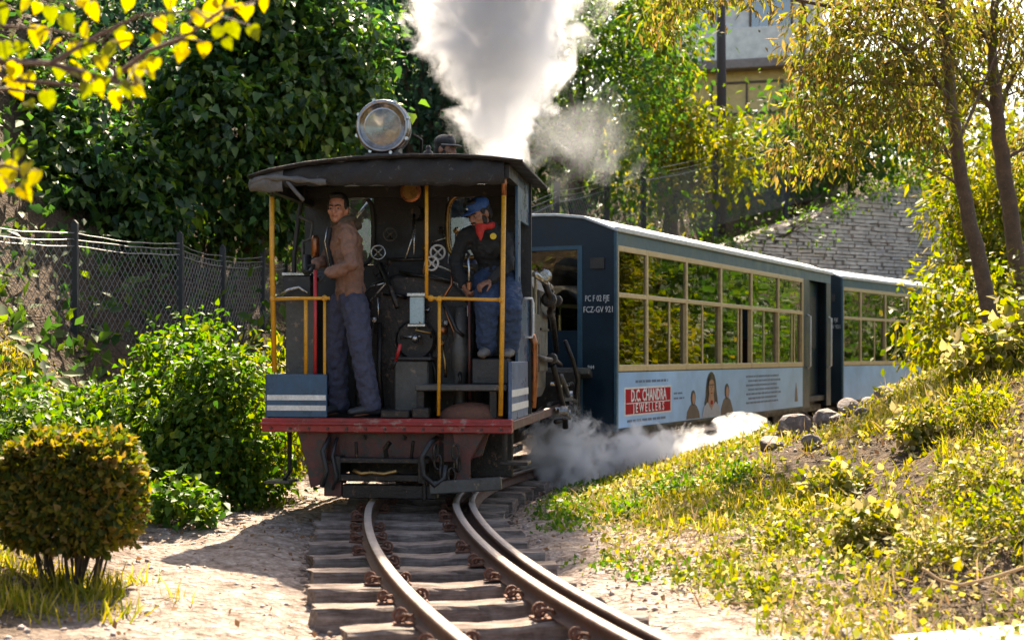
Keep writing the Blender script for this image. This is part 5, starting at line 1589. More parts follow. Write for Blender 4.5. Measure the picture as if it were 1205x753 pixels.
# ================================================================== house up the hill, pole
hb = at(872, 118, 42.0)
house = empty('hillside_house', (hb.x, hb.y, hb.z - 3.2), R(-16), 'ochre and white plastered house high on the hillside, behind trees', 'house')
mb = MB(); mb.box(-3.2, 2.2, 0, 5, 0, 4.05); mb.build('lower_wall', M['ochre'], house)
mb = MB(); mb.box(-3.5, 2.6, -.55, 5.2, 4.05, 4.32); mb.build('balcony_slab', M['slab'], house, False, .02)
mb = MB(); mb.box(-3.45, 2.55, -.5, -.38, 4.32, 5.25); mb.build('parapet', M['plaster'], house, False, .01)
mb = MB(); mb.box(-3.1, 2.1, .4, 5, 4.32, 7.4); mb.build('upper_wall', M['plaster'], house)
for x0, x1, z0, z1, yy in ((-.9, 1.25, 2.75, 3.75, 0), (-2.9, -1.9, 2.5, 3.8, 0), (-2.2, -.9, 5.0, 6.6, .4), (.2, 1.5, 5.0, 6.6, .4)):
    mb = MB(); f_ = .07
    mb.box(x0, x1, yy - .05, yy - .002, z0, z0 + f_); mb.box(x0, x1, yy - .05, yy - .002, z1 - f_, z1); mb.box(x0, x0 + f_, yy - .05, yy - .002, z0 + f_, z1 - f_); mb.box(x1 - f_, x1, yy - .05, yy - .002, z0 + f_, z1 - f_); mb.box((x0 + x1) / 2 - .03, (x0 + x1) / 2 + .03, yy - .05, yy - .002, z0 + f_, z1 - f_)
    w_ = mb.build('window', M['winframe'], house)
    mb = MB(); mb.box(x0 + f_, x1 - f_, yy - .02, yy - .004, z0 + f_, z1 - f_); mb.build('pane', M['ochre'] if z0 == 2.75 else M['dirtyglass'], w_)
mb = MB(); mb.box(-3.6, 2.7, -.2, 5.4, 7.4, 7.55); mb.prism([(-3.6, 7.55), (2.7, 7.55), (-.4, 8.9)], 'y', -.2, 5.4); mb.build('roof', M['slab'], house)
mb = MB(); mb.box(1.75, 1.95, -.62, -.42, .0, 7.4); mb.build('corner_column', M['winframe'], house)
pb = at(848, 300, 34.0)
pole = empty('utility_pole', (pb.x, pb.y, pb.z), 0, 'dark wooden utility pole standing in front of the ochre house', 'pole')
mb = MB(); mb.tube([(0, 0, -1.5), (.02, 0, 4), (.0, 0, 8.2)], [.13, .12, .10], 8); mb.build('shaft', M['pole'], pole, True)
mb = MB(); mb.box(-.8, .8, -.08, .06, 7.5, 7.62); mb.build('crossarm', M['pole'], pole)
for x in (-.7, 0.0, .7):
    mb = MB(); mb.lathe([(0, .03), (.08, .05), (.14, .03)], (x, -.01, 7.62), (0, 0, 1), 8); mb.build('insulator', M['white'], pole)

# ================================================================== vegetation
# --- vine-hung trees behind the left fence
GV = 'trees on the hillside'
tree('vine_covered_tree', 'dark tree hung with broad vine leaves behind the left fence, reaching lowest over the wire', 'tree', at(70, 330, 18.5),
     [lump(30, 150, 18, .95), lump(115, 175, 17.6, .85), lump(55, 250, 17.4, .8), lump(150, 235, 17.6, .75), lump(-30, 220, 17.8, .9), lump(105, 300, 17.6, .6), lump(180, 300, 18.2, .55), lump(20, 320, 17.6, .6)],
     13000, .125, T_HEART, 'lf_vine', .2, clump=16, spread=.13, fill=.4, up=1.0, droop=.55, seed=2, split=5, jit=.3)
tree('vine_covered_tree', 'tallest vine-hung tree with overlapping broad leaves, directly left of the headlamp', 'tree', at(290, 330, 20),
     [lump(225, 90, 19, 1.0), lump(320, 60, 19.2, 1.05), lump(400, 70, 19.6, .85), lump(270, 150, 18.6, .9), lump(360, 150, 18.9, .9), lump(420, 130, 19.6, .6), lump(235, 215, 18.6, .7), lump(320, 225, 18.8, .7),
      lump(300, 0, 19.6, 1.1), lump(390, 10, 20, .9), lump(280, 270, 19, .5), lump(345, 270, 19.2, .5)],
     20000, .125, T_HEART, 'lf_vine', .22, clump=16, spread=.13, fill=.4, up=1.0, droop=.55, seed=5, split=5, jit=.3)
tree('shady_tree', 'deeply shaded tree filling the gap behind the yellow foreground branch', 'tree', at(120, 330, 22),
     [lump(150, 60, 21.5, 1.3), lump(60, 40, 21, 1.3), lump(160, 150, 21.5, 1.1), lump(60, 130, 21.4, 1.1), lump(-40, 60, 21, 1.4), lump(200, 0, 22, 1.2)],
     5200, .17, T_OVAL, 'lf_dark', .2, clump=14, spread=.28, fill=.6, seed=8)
# --- trees behind the smoke and to its right
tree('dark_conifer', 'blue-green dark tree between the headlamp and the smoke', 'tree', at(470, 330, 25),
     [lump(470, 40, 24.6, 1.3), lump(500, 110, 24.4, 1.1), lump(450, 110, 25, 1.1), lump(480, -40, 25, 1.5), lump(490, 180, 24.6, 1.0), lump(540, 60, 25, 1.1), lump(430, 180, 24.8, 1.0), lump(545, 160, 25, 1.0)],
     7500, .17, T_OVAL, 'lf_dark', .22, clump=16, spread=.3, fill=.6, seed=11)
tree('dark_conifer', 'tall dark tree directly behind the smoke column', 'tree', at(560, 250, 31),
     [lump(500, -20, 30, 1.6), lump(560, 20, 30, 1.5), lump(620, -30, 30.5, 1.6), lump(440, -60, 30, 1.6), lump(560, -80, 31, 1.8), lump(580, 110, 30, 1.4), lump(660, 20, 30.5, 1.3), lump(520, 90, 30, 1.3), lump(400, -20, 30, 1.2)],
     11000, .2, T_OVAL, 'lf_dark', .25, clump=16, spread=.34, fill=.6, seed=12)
tree('broadleaf_tree', 'rounded green tree just right of the smoke column, above the hillside fence', 'tree', at(690, 300, 27.5),
     [lump(650, 90, 27, 1.3), lump(720, 120, 26.6, 1.2), lump(690, 30, 27.4, 1.4), lump(640, 180, 27, 1.0), lump(720, 190, 26.6, .9), lump(600, 60, 27.6, 1.3), lump(760, 50, 27.6, 1.2), lump(600, 170, 27.6, 1.1)],
     9500, .16, T_OVAL, 'lf_mid', .2, clump=16, spread=.28, fill=.55, seed=14)
tree('broadleaf_tree', 'yellow-green tree touching the left edge of the ochre house', 'tree', at(790, 290, 32),
     [lump(780, 90, 31, .8), lump(760, 160, 30.6, 1.1), lump(815, 160, 31, .8), lump(740, 20, 31.5, 1.4), lump(780, 20, 31, .7), lump(860, 185, 31.5, .8), lump(800, 225, 31, .6), lump(770, 215, 31, .6)],
     8000, .17, T_OVAL, 'lf_yellow', .18, clump=16, spread=.28, fill=.55, seed=17)
tree('broadleaf_tree', 'dull green tree below the house, between the pole and the stone wall', 'tree', at(930, 270, 36),
     [lump(905, 175, 35, 1.0), lump(950, 190, 35, 1.1), lump(1000, 170, 35.5, 1.2), lump(950, 130, 35.5, .8), lump(1050, 150, 36, 1.3), lump(880, 225, 34.5, .6), lump(1010, 100, 37, 1.4)],
     6500, .19, T_OVAL, 'lf_mid', .2, clump=14, spread=.3, fill=.5, seed=21)
tree('far_tree', 'pale sunlit tree far beyond the stone wall', 'tree', at(1120, 260, 44),
     [lump(1090, 130, 43, 1.7), lump(1160, 150, 43, 1.8), lump(1130, 210, 42, 1.6), lump(1200, 190, 43, 1.7), lump(1080, 200, 43, 1.2)],
     5000, .24, T_OVAL, 'lf_yellow', .25, clump=14, spread=.4, fill=.5, seed=23)

tree('wall_creeper', 'green creeper trailing over the top edge of the stone retaining wall', 'creeper', at(900, 285, 31),
     [lump(860, 296, 30.5, .35), lump(900, 278, 31.2, .22), lump(945, 258, 31.6, .24), lump(990, 240, 32, .2), lump(1035, 224, 32.6, .26), lump(1075, 208, 33.2, .3), lump(838, 305, 30.2, .45), lump(965, 285, 31.2, .14)],
     1800, .11, T_OVAL, 'lf_shrub', .03, clump=10, spread=.2, fill=.7, seed=27, barkm='stem', crown='foliage', trunk='stems')

# --- undergrowth clothing the hillside: one mass
n = 90000
x = rng.uniform(-16, 17, n); y = rng.uniform(11, 44, n)
u = offset_u(x, y)
k = (u < -2.7) & (rng.random(n) < np.clip((-u - 2.4) / 1.5, 0, 1)) & (vnoise(x, y, .8, 6) > .22)
x, y, u = x[k], y[k], u[k]; n = len(x); z = hgt(x, y)
lift = rng.random(n) ** 1.6 * (.25 + .75 * vnoise(x, y, .55, 9)) * np.clip((-u - 2.2) * .5, .3, 1.3)
P = np.stack([x, y, z + lift], 1)
T = rng.normal(size=(n, 3)) + np.array([.25, -.5, -.1]); Nn = rng.normal(size=(n, 3)) * .5 + np.array([.3, -.5, .8])
o = scatter('hillside_undergrowth', P, T, Nn, .11 + .12 * rng.random(n), T_OVAL, M['lf_mid'])
tag(o, 'tangled green undergrowth covering the hillside behind the train', 'undergrowth', None, 'stuff')

# --- left: big leafy shrub, small weeds, sunlit shrub by the edge
tree('leafy_shrub', 'large green leafy shrub beside the path, between fence and engine', 'shrub', (-2.9, 12.0, hz(-2.9, 12.0)),
     [lump(160, 490, 12.2, .40), lump(230, 448, 12.3, .31), lump(260, 480, 12.1, .48), lump(205, 510, 12.0, .46), lump(275, 540, 11.9, .42), lump(130, 485, 12.6, .22), lump(232, 396, 12.6, .22), lump(195, 420, 12.6, .18), lump(215, 560, 11.8, .38), lump(295, 525, 12.1, .28), lump(105, 490, 12.4, .26), lump(160, 540, 11.9, .38)],
     15000, .066, T_HEART, 'lf_shrub', .04, clump=12, spread=.10, fill=.5, up=.7, droop=.4, seed=31, split=4, barkm='stem', crown='foliage', trunk='stems', W=.85)
tree('leafy_shrub', 'sparse sunlit shrub between the big shrub and the left bunker panel', 'shrub', (-2.35, 12.6, hz(-2.35, 12.6)),
     [lump(300, 470, 12.9, .28), lump(325, 440, 13.2, .3), lump(318, 520, 12.6, .28), lump(345, 520, 13, .25), lump(300, 560, 12.4, .22)],
     2200, .075, T_OVAL, 'lf_yellow', .03, clump=10, spread=.10, fill=.6, seed=37, barkm='stem', crown='foliage', trunk='stems')
tree('sunlit_shrub', 'olive green shrub behind the clipped bush, against the fence', 'shrub', (-4.5, 11.8, hz(-4.5, 11.8)),
     [lump(-20, 485, 11.8, .34), lump(40, 490, 11.8, .28), lump(-30, 500, 11.6, .38), lump(20, 525, 11.3, .30), lump(80, 505, 11.6, .2)],
     3400, .075, T_OVAL, 'lf_shrub', .03, clump=10, spread=.10, fill=.6, seed=39, barkm='stem', crown='foliage', trunk='stems')
tree('weed_plant', 'low round weed at the foot of the large leafy shrub', 'weed', (at(215, 610, 10.6).x, 10.6, hz(at(215, 0, 10.6).x, 10.6)),
     [lump(210, 588, 10.6, .20, .75), lump(240, 600, 10.5, .12, .8), lump(185, 592, 10.6, .14, .8)], 650, .07, T_HEART, 'lf_shrub', .012, clump=7, spread=.06, fill=.8, up=.9, droop=.1, seed=41, barkm='stem', crown='foliage', trunk='stems')

# --- clipped bush: dense rounded box of small leaves on many stems
bc = at(85, 578, 7.6); bb = Vector((bc.x, bc.y, hz(bc.x, bc.y)))
bush = empty('clipped_bush', bb, 0, 'clipped rounded bush with bare stems, in front of the fence', 'bush')
n = 17000
d = rdir(n)
e = .80
sup = np.sign(d) * np.abs(d) ** e; sup /= np.max(np.abs(sup), axis=1, keepdims=True) ** .35
rad = (1 - .42 * rng.random(n) ** 2.4) * (.86 + .17 * vnoise(d[:, 0] * 3, d[:, 2] * 3 + d[:, 1] * 2, 1.7, 5) + .12 * vnoise(d[:, 0] * 3 + 9, d[:, 2] * 3 - d[:, 1] * 2, 4.1, 6))
rx, ry, rzz = .385, .34, .34
P = np.array(bc - bb) + sup * rad[:, None] * np.array([rx, ry, rzz]) * .92
keep = rng.random(n) < np.where(d[:, 2] < -.45, .45, 1.0)
P, d2 = P[keep], d[keep]; n = len(P)
Nn = d2 * .7 + rng.normal(size=(n, 3)) * .5 + np.array([0, 0, .3]); T = d2 * .7 + rng.normal(size=(n, 3)) * .6 + np.array([0, 0, .15])
scatter('crown', P, T, Nn, .032 + .030 * rng.random(n), T_OVAL, M['lf_hedge'], bush, 1.3)
r = random.Random(3)
for k in range(34):
    a = r.uniform(0, 6.28); q = r.uniform(.02, .15); e_ = r.uniform(.1, .34)
    p0 = Vector((math.cos(a) * q, math.sin(a) * q * .8, -.06)); p1_ = Vector((math.cos(a) * e_, math.sin(a) * e_ * .85, (bc - bb).z + r.uniform(-.2, .1)))
    mb = MB(); pts = sway(p0, p1_, 6, .06, 90 + k); mb.tube(pts, [(.013 if k < 13 else .006) * (1 - .1 * i) * r.uniform(.7, 1.25) for i in range(7)], 6)
    mb.build('stem', M['stem'], bush, True)

# --- foreground branch, top left: heart-shaped yellow leaves, each one a leaf
ft = Vector((-2.75, 4.3, hz(-2.75, 4.3)))
fore = empty('heart_leaf_tree', ft, 0, 'yellow heart-leaved branches reaching in over the path from the left', 'tree')
mb = MB(); mb.tube([(0, 0, -.2), (.03, .02, .8), (-.02, .05, 1.6), (.05, .05, 2.4), (.1, .08, 3.2)], [.09, .075, .06, .045, .025], 8); mb.build('trunk', M['bark'], fore, True)
D0 = 4.6
branches = [[(-480, 180), (-250, 120), (-60, 70), (60, 75), (130, 95), (175, 60), (215, 45), (232, 8), (238, -30)],
            [(-60, 70), (20, 95), (80, 100), (130, 105), (150, 95)], [(-400, 260), (-200, 170), (-60, 110), (10, 105), (55, 112)],
            [(-250, 120), (-100, 20), (20, -10), (90, 10), (150, -15)], [(130, 95), (160, 100), (155, 75)],
            [(215, 45), (262, 12), (300, 5)], [(-420, 330), (-200, 260), (-60, 215), (5, 195), (35, 203)], [(-100, 20), (-20, 30), (60, 35), (120, 50)],
            [(60, 75), (110, 45), (165, 18), (200, 16), (228, 12)]]
bpts = []
for k, br in enumerate(branches):
    pts = [at(p[0], p[1], D0 + .12 * math.sin(k * 2.3 + i * .9) + .1 * k * (.3 if k % 2 else -.2)) - ft for i, p in enumerate(br)]
    mb = MB(); fin = []
    for a_, b_ in zip(pts[:-1], pts[1:]):
        for i in range(4): fin.append(a_.lerp(b_, i / 4))
    fin.append(pts[-1])
    mb.tube(fin, [max(.016 * (1 - i / len(fin)) ** .8 * (1.0 if k in (0, 2, 6) else .55), .0028) for i in range(len(fin))], 6)
    mb.build('branch', M['twig'], fore, True)
    bpts.append(fin)


def heart_leaf(seed):
    r = random.Random(seed)
    out = [(0, .06), (.10, -.02), (.24, -.03), (.38, .07), (.45, .24), (.42, .44), (.30, .66), (.14, .86), (0, 1.05)]
    full = [(x, y) for x, y in out] + [(-x, y) for x, y in out[-2:0:-1]]
    V = [(x, y, .16 * abs(x) - .18 * y * y * r.uniform(.3, 1.2) + .02 * math.sin(y * 9 + seed)) for x, y in full]
    mid = [(0, y, -.18 * y * y * .6) for y in (.3, .6)]
    b = len(V); V += mid
    m_ = len(out) - 1; nV = len(full)
    F_ = []
    R_ = list(range(0, m_ + 1)); L2 = [0] + list(range(nV - 1, m_ - 1, -1))
    for side, seq in ((1, R_), (-1, L2)):
        sp = [b] * 5 + [b + 1] * 4
        for i in range(len(seq) - 1):
            t = (seq[i], seq[i + 1], sp[min(i, 8)]); F_.append(t if side > 0 else t[::-1])
        t = (seq[5], b + 1, b); F_.append(t if side > 0 else t[::-1])
    me = bpy.data.meshes.new('leaf'); me.from_pydata(V, [], F_); me.materials.append(M['lf_heart%d' % (seed % 3)])
    return me


for k, cols in enumerate(([(0.10, 0.12, 0.012), (0.12, 0.13, 0.012)], [(0.20, 0.18, 0.014), (0.22, 0.19, 0.014)], [(0.27, 0.21, 0.016), (0.27, 0.20, 0.014)])):
    M['lf_heart%d' % k] = leafmat('yellow_heart_leaf', cols, .6, .42, 1.8)
lm = [heart_leaf(i) for i in range(6)]
r = random.Random(21)
spots = [(57, 118, 30), (137, 117, 28), (45, 40, 34), (80, 28, 30), (60, 18, 26), (120, 75, 26), (160, 85, 30), (180, 78, 24), (250, 15, 36), (275, 35, 28), (240, 60, 24), (290, 15, 26), (310, 8, 22), (300, 40, 24), (270, 55, 20),
         (20, 105, 30), (35, 95, 26), (15, 85, 28), (100, 108, 26), (150, 108, 24), (90, 60, 26), (140, 40, 24), (190, 30, 24), (110, 15, 28), (10, 200, 34), (40, 210, 32), (20, 185, 22), (5, 215, 28),
         (0, 15, 32), (30, 5, 30), (150, 5, 26), (200, 5, 26), (185, 50, 22), (70, 85, 26), (130, 60, 24), (255, 40, 24), (235, 25, 24), (215, 60, 20), (5, 60, 30), (25, 60, 26)]
allb = [p for b_ in bpts for p in b_]
def add_leaf(base, size, tip, nrm_):
    o = bpy.data.objects.new('leaf', lm[r.randrange(6)]); COL.objects.link(o); o.parent = fore
    T_ = Vector(tip).normalized(); n2 = Vector(nrm_); n2 = (n2 - T_ * n2.dot(T_)).normalized(); b2 = T_.cross(n2)
    o.matrix_local = Matrix.Translation(base) @ Matrix((b2, T_, n2)).transposed().to_4x4() @ Matrix.Scale(size, 4)
for px, py, s_ in spots:
    d_ = D0 + r.uniform(-.25, .25); p = at(px, py, d_) - ft
    tip = Vector((r.uniform(-.6, .6), r.uniform(-.3, .2), -1)); nn = Vector((r.uniform(-.5, .5), -1, r.uniform(-.2, .9)))
    add_leaf(p - tip.normalized() * .03, s_ * .78 * d_ / FPX, tip, nn)
    q = min(allb, key=lambda v: (v - p).length)
    mb = MB(); mb.tube([q, q.lerp(p, .5) + Vector((0, 0, .015)), p - tip.normalized() * .03], .0022, 4); mb.build('leaf_stalk', M['twig'], fore)
for fin in bpts:
    for _ in range(int(len(fin) * .42)):
        i = r.randrange(len(fin) // 4, len(fin)); p = fin[i] + Vector((r.uniform(-.05, .05), r.uniform(-.12, .12), r.uniform(-.05, .04)))
        tip = Vector((r.uniform(-.8, .8), r.uniform(-.5, .5), r.uniform(-1.1, .1))); nn = Vector((r.uniform(-.7, .7), r.uniform(-1, .3), r.uniform(0, 1)))
        add_leaf(p, r.uniform(.035, .062), tip, nn)

# --- the two slim trees on the right bank, amber narrow leaves
def slim_tree(label, path, rads, limbs, lumps, n, seed, size=.11):
    base = Vector(path[0]); root = empty('slim_tree', base, 0, label, 'tree')
    mb = MB(); P_ = [Vector(p) - base for p in path]
    fin = []; rf = []
    for i in range(len(P_) - 1):
        for k in range(4): fin.append(P_[i].lerp(P_[i + 1], k / 4) + Vector((.012 * math.sin(i * 4 + k * 2.1), 0, 0))); rf.append(rads[i] + (rads[i + 1] - rads[i]) * k / 4)
    fin.append(P_[-1]); rf.append(rads[-1])
    mb.tube(fin, rf, 10); mb.build('trunk', M['bark'], root, True)
    tw = []
    for k, (a_, b_, r0) in enumerate(limbs):
        q = sway(Vector(a_) - base, Vector(b_) - base, 7, .08, seed + k); mb = MB(); mb.tube(q, [r0 * (1 - .82 * i / 7) for i in range(8)], 6)
        for t_ in range(5):
            i = 2 + t_; e_ = q[i] + Vector((random.uniform(-.35, .35), random.uniform(-.35, .35), random.uniform(-.25, .35)))
            mb.tube(sway(q[i], e_, 4, .1, seed + k * 7 + t_), [r0 * .35 * (1 - .8 * j / 4) for j in range(5)], 4)
        mb.build('limb', M['bark'], root, True)
    Pp, T_, N_ = lump_leaves(lumps, n, 9, .10, .95, .3, .7)
    scatter('crown', Pp - np.array(base), T_, N_, size * (.6 + .7 * rng.random(len(Pp))), T_LANCE, M['lf_amber'], root, 1.15)
    return root


def bank_pt(px, d):
    p = at(px, 0, d); return Vector((p.x, d, hz(p.x, d)))


tb = bank_pt(1180, 15.87)
slim_tree('slim leaning tree with amber leaves whose trunk stands alone on the bank', [tb - Vector((0, 0, .2)), at(1160, 340, 15.87), at(1136, 240, 15.74), at(1118, 120, 15.62), at(1108, 0, 15.62), at(1105, -90, 15.49)], [.105, .09, .08, .068, .058, .04],
          [(at(1130, 205, 15.74), at(1050, 70, 15.10), .028), (at(1118, 120, 15.62), at(1000, 30, 14.72), .03), (at(1125, 170, 15.62), at(1190, 30, 16.13), .025), (at(1112, 60, 15.62), at(1040, -40, 15.36), .025), (at(1116, 100, 15.62), at(930, 80, 14.34), .024),
           (at(1132, 225, 15.74), at(1080, 190, 15.36), .02), (at(1108, 0, 15.62), at(850, -10, 13.82), .035), (at(1108, 30, 15.62), at(960, 140, 14.59), .024)],
          [lump(1000, 30, 14.85, 0.70, .6), lump(975, 70, 14.46, 0.52, .6), lump(955, 130, 14.59, 0.40, .7), lump(1060, 70, 15.23, 0.70, .7), lump(1020, 120, 14.98, 0.54, .7), lump(1050, -10, 15.36, 0.77, .6), lump(935, 185, 14.46, 0.30, .7), lump(985, 175, 14.72, 0.33, .8), lump(800, -5, 13.82, 0.36, .5), lump(855, -8, 13.82, 0.38, .4), lump(780, 20, 13.95, 0.28, .6), lump(1080, 150, 15.36, 0.44, .7), lump(890, -15, 14.08, 0.34, .4), lump(1110, 40, 15.74, 0.51)], 7400, 51, .125)
tb = bank_pt(1215, 17.15)
slim_tree('darker slim tree forking above the bank, standing behind the leaning one', [tb - Vector((0, 0, .2)), at(1196, 300, 17.15), at(1178, 180, 17.02), at(1172, 130, 16.90), at(1168, 60, 16.90), at(1172, -60, 16.90)], [.12, .10, .092, .08, .055, .04],
          [(at(1174, 140, 16.90), at(1120, 60, 16.51), .04), (at(1176, 150, 17.02), at(1230, 40, 17.41), .045), (at(1168, 60, 16.90), at(1130, -40, 16.64), .03), (at(1180, 190, 17.02), at(1240, 150, 17.28), .03), (at(1172, 100, 16.90), at(1200, 20, 17.41), .03)],
          [lump(1130, 20, 16.90, 0.64, .7), lump(1190, 30, 17.28, 0.70, .7), lump(1220, 90, 17.41, 0.58, .7), lump(1150, 90, 16.90, 0.51, .7), lump(1230, 170, 17.41, 0.46, .7), lump(1100, 110, 16.77, 0.46, .7)], 4600, 71, .125)
# --- bright shrubs behind the trunks
tree('bamboo_like_shrub', 'bright yellow-green feathery shrub hiding the far end of the second coach', 'shrub', bank_pt(1120, 19.4),
     [lump(1150, 330, 19.40, 0.69), lump(1165, 270, 19.66, 0.69), lump(1140, 400, 19.15, 0.57), lump(1160, 210, 19.91, 0.63), lump(1150, 390, 19.15, 0.63), lump(1200, 320, 19.40, 0.76), lump(1125, 250, 19.66, 0.44), lump(1210, 230, 19.66, 0.76), lump(1120, 430, 18.90, 0.40)],
     9000, .15, T_LANCE, 'lf_yellow', .03, clump=10, spread=.14, fill=.7, up=.5, droop=.5, seed=61, barkm='stem', crown='foliage', trunk='stems', W=1.2)
tree('roadside_shrub', 'sunlit shrub beyond the bank, mirrored in the coach windows', 'shrub', (7.6, 21.5, hz(7.6, 21.5)),
     [((6.6, 20.6, 1.3), (.6, .6, .55)), ((7.4, 21.4, 1.5), (.6, .6, .5)), ((7.3, 20.2, 1.3), (.6, .6, .5))],
     2600, .13, T_OVAL, 'lf_yellow', .05, clump=12, spread=.18, fill=.6, seed=66, barkm='stem', crown='foliage', trunk='stems')
tree('roadside_shrub', 'low sunlit shrub between the bank and the first coach', 'shrub', (5.6, 17.6, hz(5.6, 17.6)),
     [((5.4, 17.6, 1.5), (.6, .6, .55)), ((6.1, 18.4, 1.7), (.6, .6, .6)), ((5.9, 17.0, 1.8), (.55, .55, .5))],
     2600, .11, T_OVAL, 'lf_yellow', .04, clump=12, spread=.16, fill=.6, seed=67, barkm='stem', crown='foliage', trunk='stems')
for k_, (cx_, cy_) in enumerate(((11.5, 25.5), (15.5, 30.0), (19, 36))):
    zb = hz(cx_, cy_)
    tree('roadside_tree', ['bushy tree beyond the first coach, seen only mirrored in its windows', 'taller bushy tree mirrored in the rear windows of the first coach', 'bushy tree mirrored in the second coach windows'][k_], 'tree', (cx_, cy_, zb),
         [((cx_ + dx1, cy_ + dy1, zb + dz1), (1.5, 1.5, 1.2)) for dx1, dy1, dz1 in ((-1.6, -1.2, .6), (0, 0, 1.2), (1.6, 1.4, .7), (-.6, -.5, 2.6), (1.0, 1.0, 2.8), (-1.6, -1.8, 1.9), (2.2, 2.0, 2.2))],
         5000, .2, T_OVAL, 'lf_mid', .12, clump=12, spread=.3, fill=.6, seed=80 + k_)
pw_ = bank_pt(1180, 11.2)
tree('weed_plant', 'tall broad-leaved weed in front of the leaning tree', 'weed', pw_,
     [lump(1170, 405, 11.2, .22), lump(1195, 380, 11.2, .18), lump(1150, 430, 11.0, .2), lump(1195, 440, 11, .22), lump(1185, 410, 10.9, .2)],
     900, .085, T_HEART, 'lf_weed', .012, clump=7, spread=.07, fill=.9, up=.9, droop=.15, seed=75, barkm='stem', crown='foliage', trunk='stems')

# --- separate leafy plants standing out of the bank cover
for i, (px, d, hh, mt, tm, lb) in enumerate((
        (1110, 7.6, .20, 'lf_weed', T_OVAL, 'dense tussock on the bank just above the bent twig'), (1190, 7.9, .26, 'lf_yellow', T_OVAL, 'largest bushy tussock on the bank above the pavement'), (1150, 8.6, .22, 'lf_weed', T_OVAL, 'yellow-green tussock behind the dense one'),
        (1020, 8.2, .16, 'lf_weed', T_HEART, 'broad-leaved weed low on the bank, left of the tussocks'), (930, 8.6, .13, 'lf_yellow', T_OVAL, 'small yellow weed at the foot of the bank'), (985, 9.6, .18, 'lf_weed', T_HEART, 'broad-leaved weed halfway up the bank'),
        (1090, 10.2, .20, 'lf_weed', T_HEART, 'pale broad-leaved weed near the bank top'), (870, 10.6, .15, 'lf_shrub', T_OVAL, 'green weed below the dark flat rock'), (800, 10.9, .14, 'lf_shrub', T_OVAL, 'green weed beside the ground steam'),
        (1160, 10.0, .22, 'lf_yellow', T_OVAL, 'yellow bush on the bank below the tall weed'), (740, 10.6, .10, 'lf_shrub', T_OVAL, 'tiny green weed between track and bank'), (900, 7.4, .09, 'lf_yellow', T_OVAL, 'tiny yellow weed at the path edge'))):
    b_ = bank_pt(px, d); c_ = Vector((b_.x, b_.y, b_.z + hh * .45))
    tree('weed_plant', lb, 'weed', b_, [(tuple(c_), (hh, hh, hh * .7)), (tuple(c_ + Vector((hh * .7, .1, -hh * .1))), (hh * .7, hh * .7, hh * .5)), (tuple(c_ + Vector((-hh * .7, -.05, -hh * .15))), (hh * .65, hh * .65, hh * .45))],
         int(4200 * hh), .045 if tm is T_OVAL else .052, tm, mt, .008, clump=7, spread=.05, fill=.7, up=.8, droop=-.2, seed=120 + i, barkm='stem', crown='foliage', trunk='stems')

# --- bank cover: weeds, grass, straw. Nobody could count them
def cover(name, label, cat, n, dens, tmpl, mat, size, upw, W=1.0, xr=(-6, 9.5), yr=(4.6, 21), lift=0.0, tilt=.5, clus=0, spread=.05):
    x = rng.uniform(*xr, n); y = rng.uniform(*yr, n)
    u = offset_u(x, y)
    k = rng.random(n) < dens(x, y, u)
    x, y = x[k], y[k]
    if clus:
        x = np.repeat(x, clus) + rng.normal(size=len(x) * clus) * spread; y = np.repeat(y, clus) + rng.normal(size=len(y) * clus) * spread
    n = len(x); z = hgt(x, y) + lift * rng.random(n)
    T = rng.normal(size=(n, 3)) * tilt + np.array([0, 0, upw]); Nn = rng.normal(size=(n, 3)) + np.array([0, -.3, .6])
    o = scatter(name, np.stack([x, y, z - .006], 1), T, Nn, size[0] + size[1] * rng.random(n) ** 1.5, tmpl, M[mat], None, W)
    return tag(o, label, cat, None, 'stuff')


rampf = lambda a, b, v: sstep(a, b, v)
pat = lambda x, y, f, s, lo, hi: sstep(lo, hi, vnoise(x, y, f, s))
edge = lambda x, y: sstep(5.7, 6.6, y + .12 * (x - 2))
bare = lambda x, y, u: 1 - .85 * sstep(.2, .5, np.exp(-((u - 3.15 - .5 * (vnoise(x, y, .8, 71) - .5)) / .42) ** 2) * sstep(8.6, 9.6, y))
right = lambda x, y, u: sstep(1.1, 1.7, u + .5 * (vnoise(x, y, 1.7, 8) - .5)) * edge(x, y) * bare(x, y, u)
cover('bank_weeds', 'small broad-leaved weeds matted over the right bank', 'weeds', 14000, lambda x, y, u: right(x, y, u) * (.45 + .55 * pat(x, y, 1.1, 12, .3, .55)), T_OVAL, 'lf_weed', (.020, .036), .35, 1.35, (0, 9), (6, 18), .09, .8, 9, .06)
cover('bank_creeper', 'larger pale heart-leaved creeper low on the right bank', 'creeper', 1300, lambda x, y, u: right(x, y, u) * pat(x, y, .8, 22, .5, .7) * sstep(2.0, 2.8, u), T_HEART, 'lf_weed', (.03, .04), .25, 1.0, (0, 8), (6, 14), .16, .9, 7, .09)
cover('bank_grass', 'tufts of yellow-green grass on the right bank', 'grass', 5200, lambda x, y, u: right(x, y, u) * (.08 + .92 * pat(x, y, .9, 15, .48, .64)), T_BLADE, 'grass', (.06, .10), 1.0, 1.5, (0, 9), (6, 18), 0, .42, 16, .04)
cover('dry_straw', 'pale dry straw and stalks strewn over the right bank', 'straw', 40000, lambda x, y, u: right(x, y, u) * (.3 + .7 * pat(x, y, 1.3, 19, .4, .55)), T_BLADE, 'straw', (.05, .12), .12, 1.2, (0, 9), (6, 16), .06, .8)
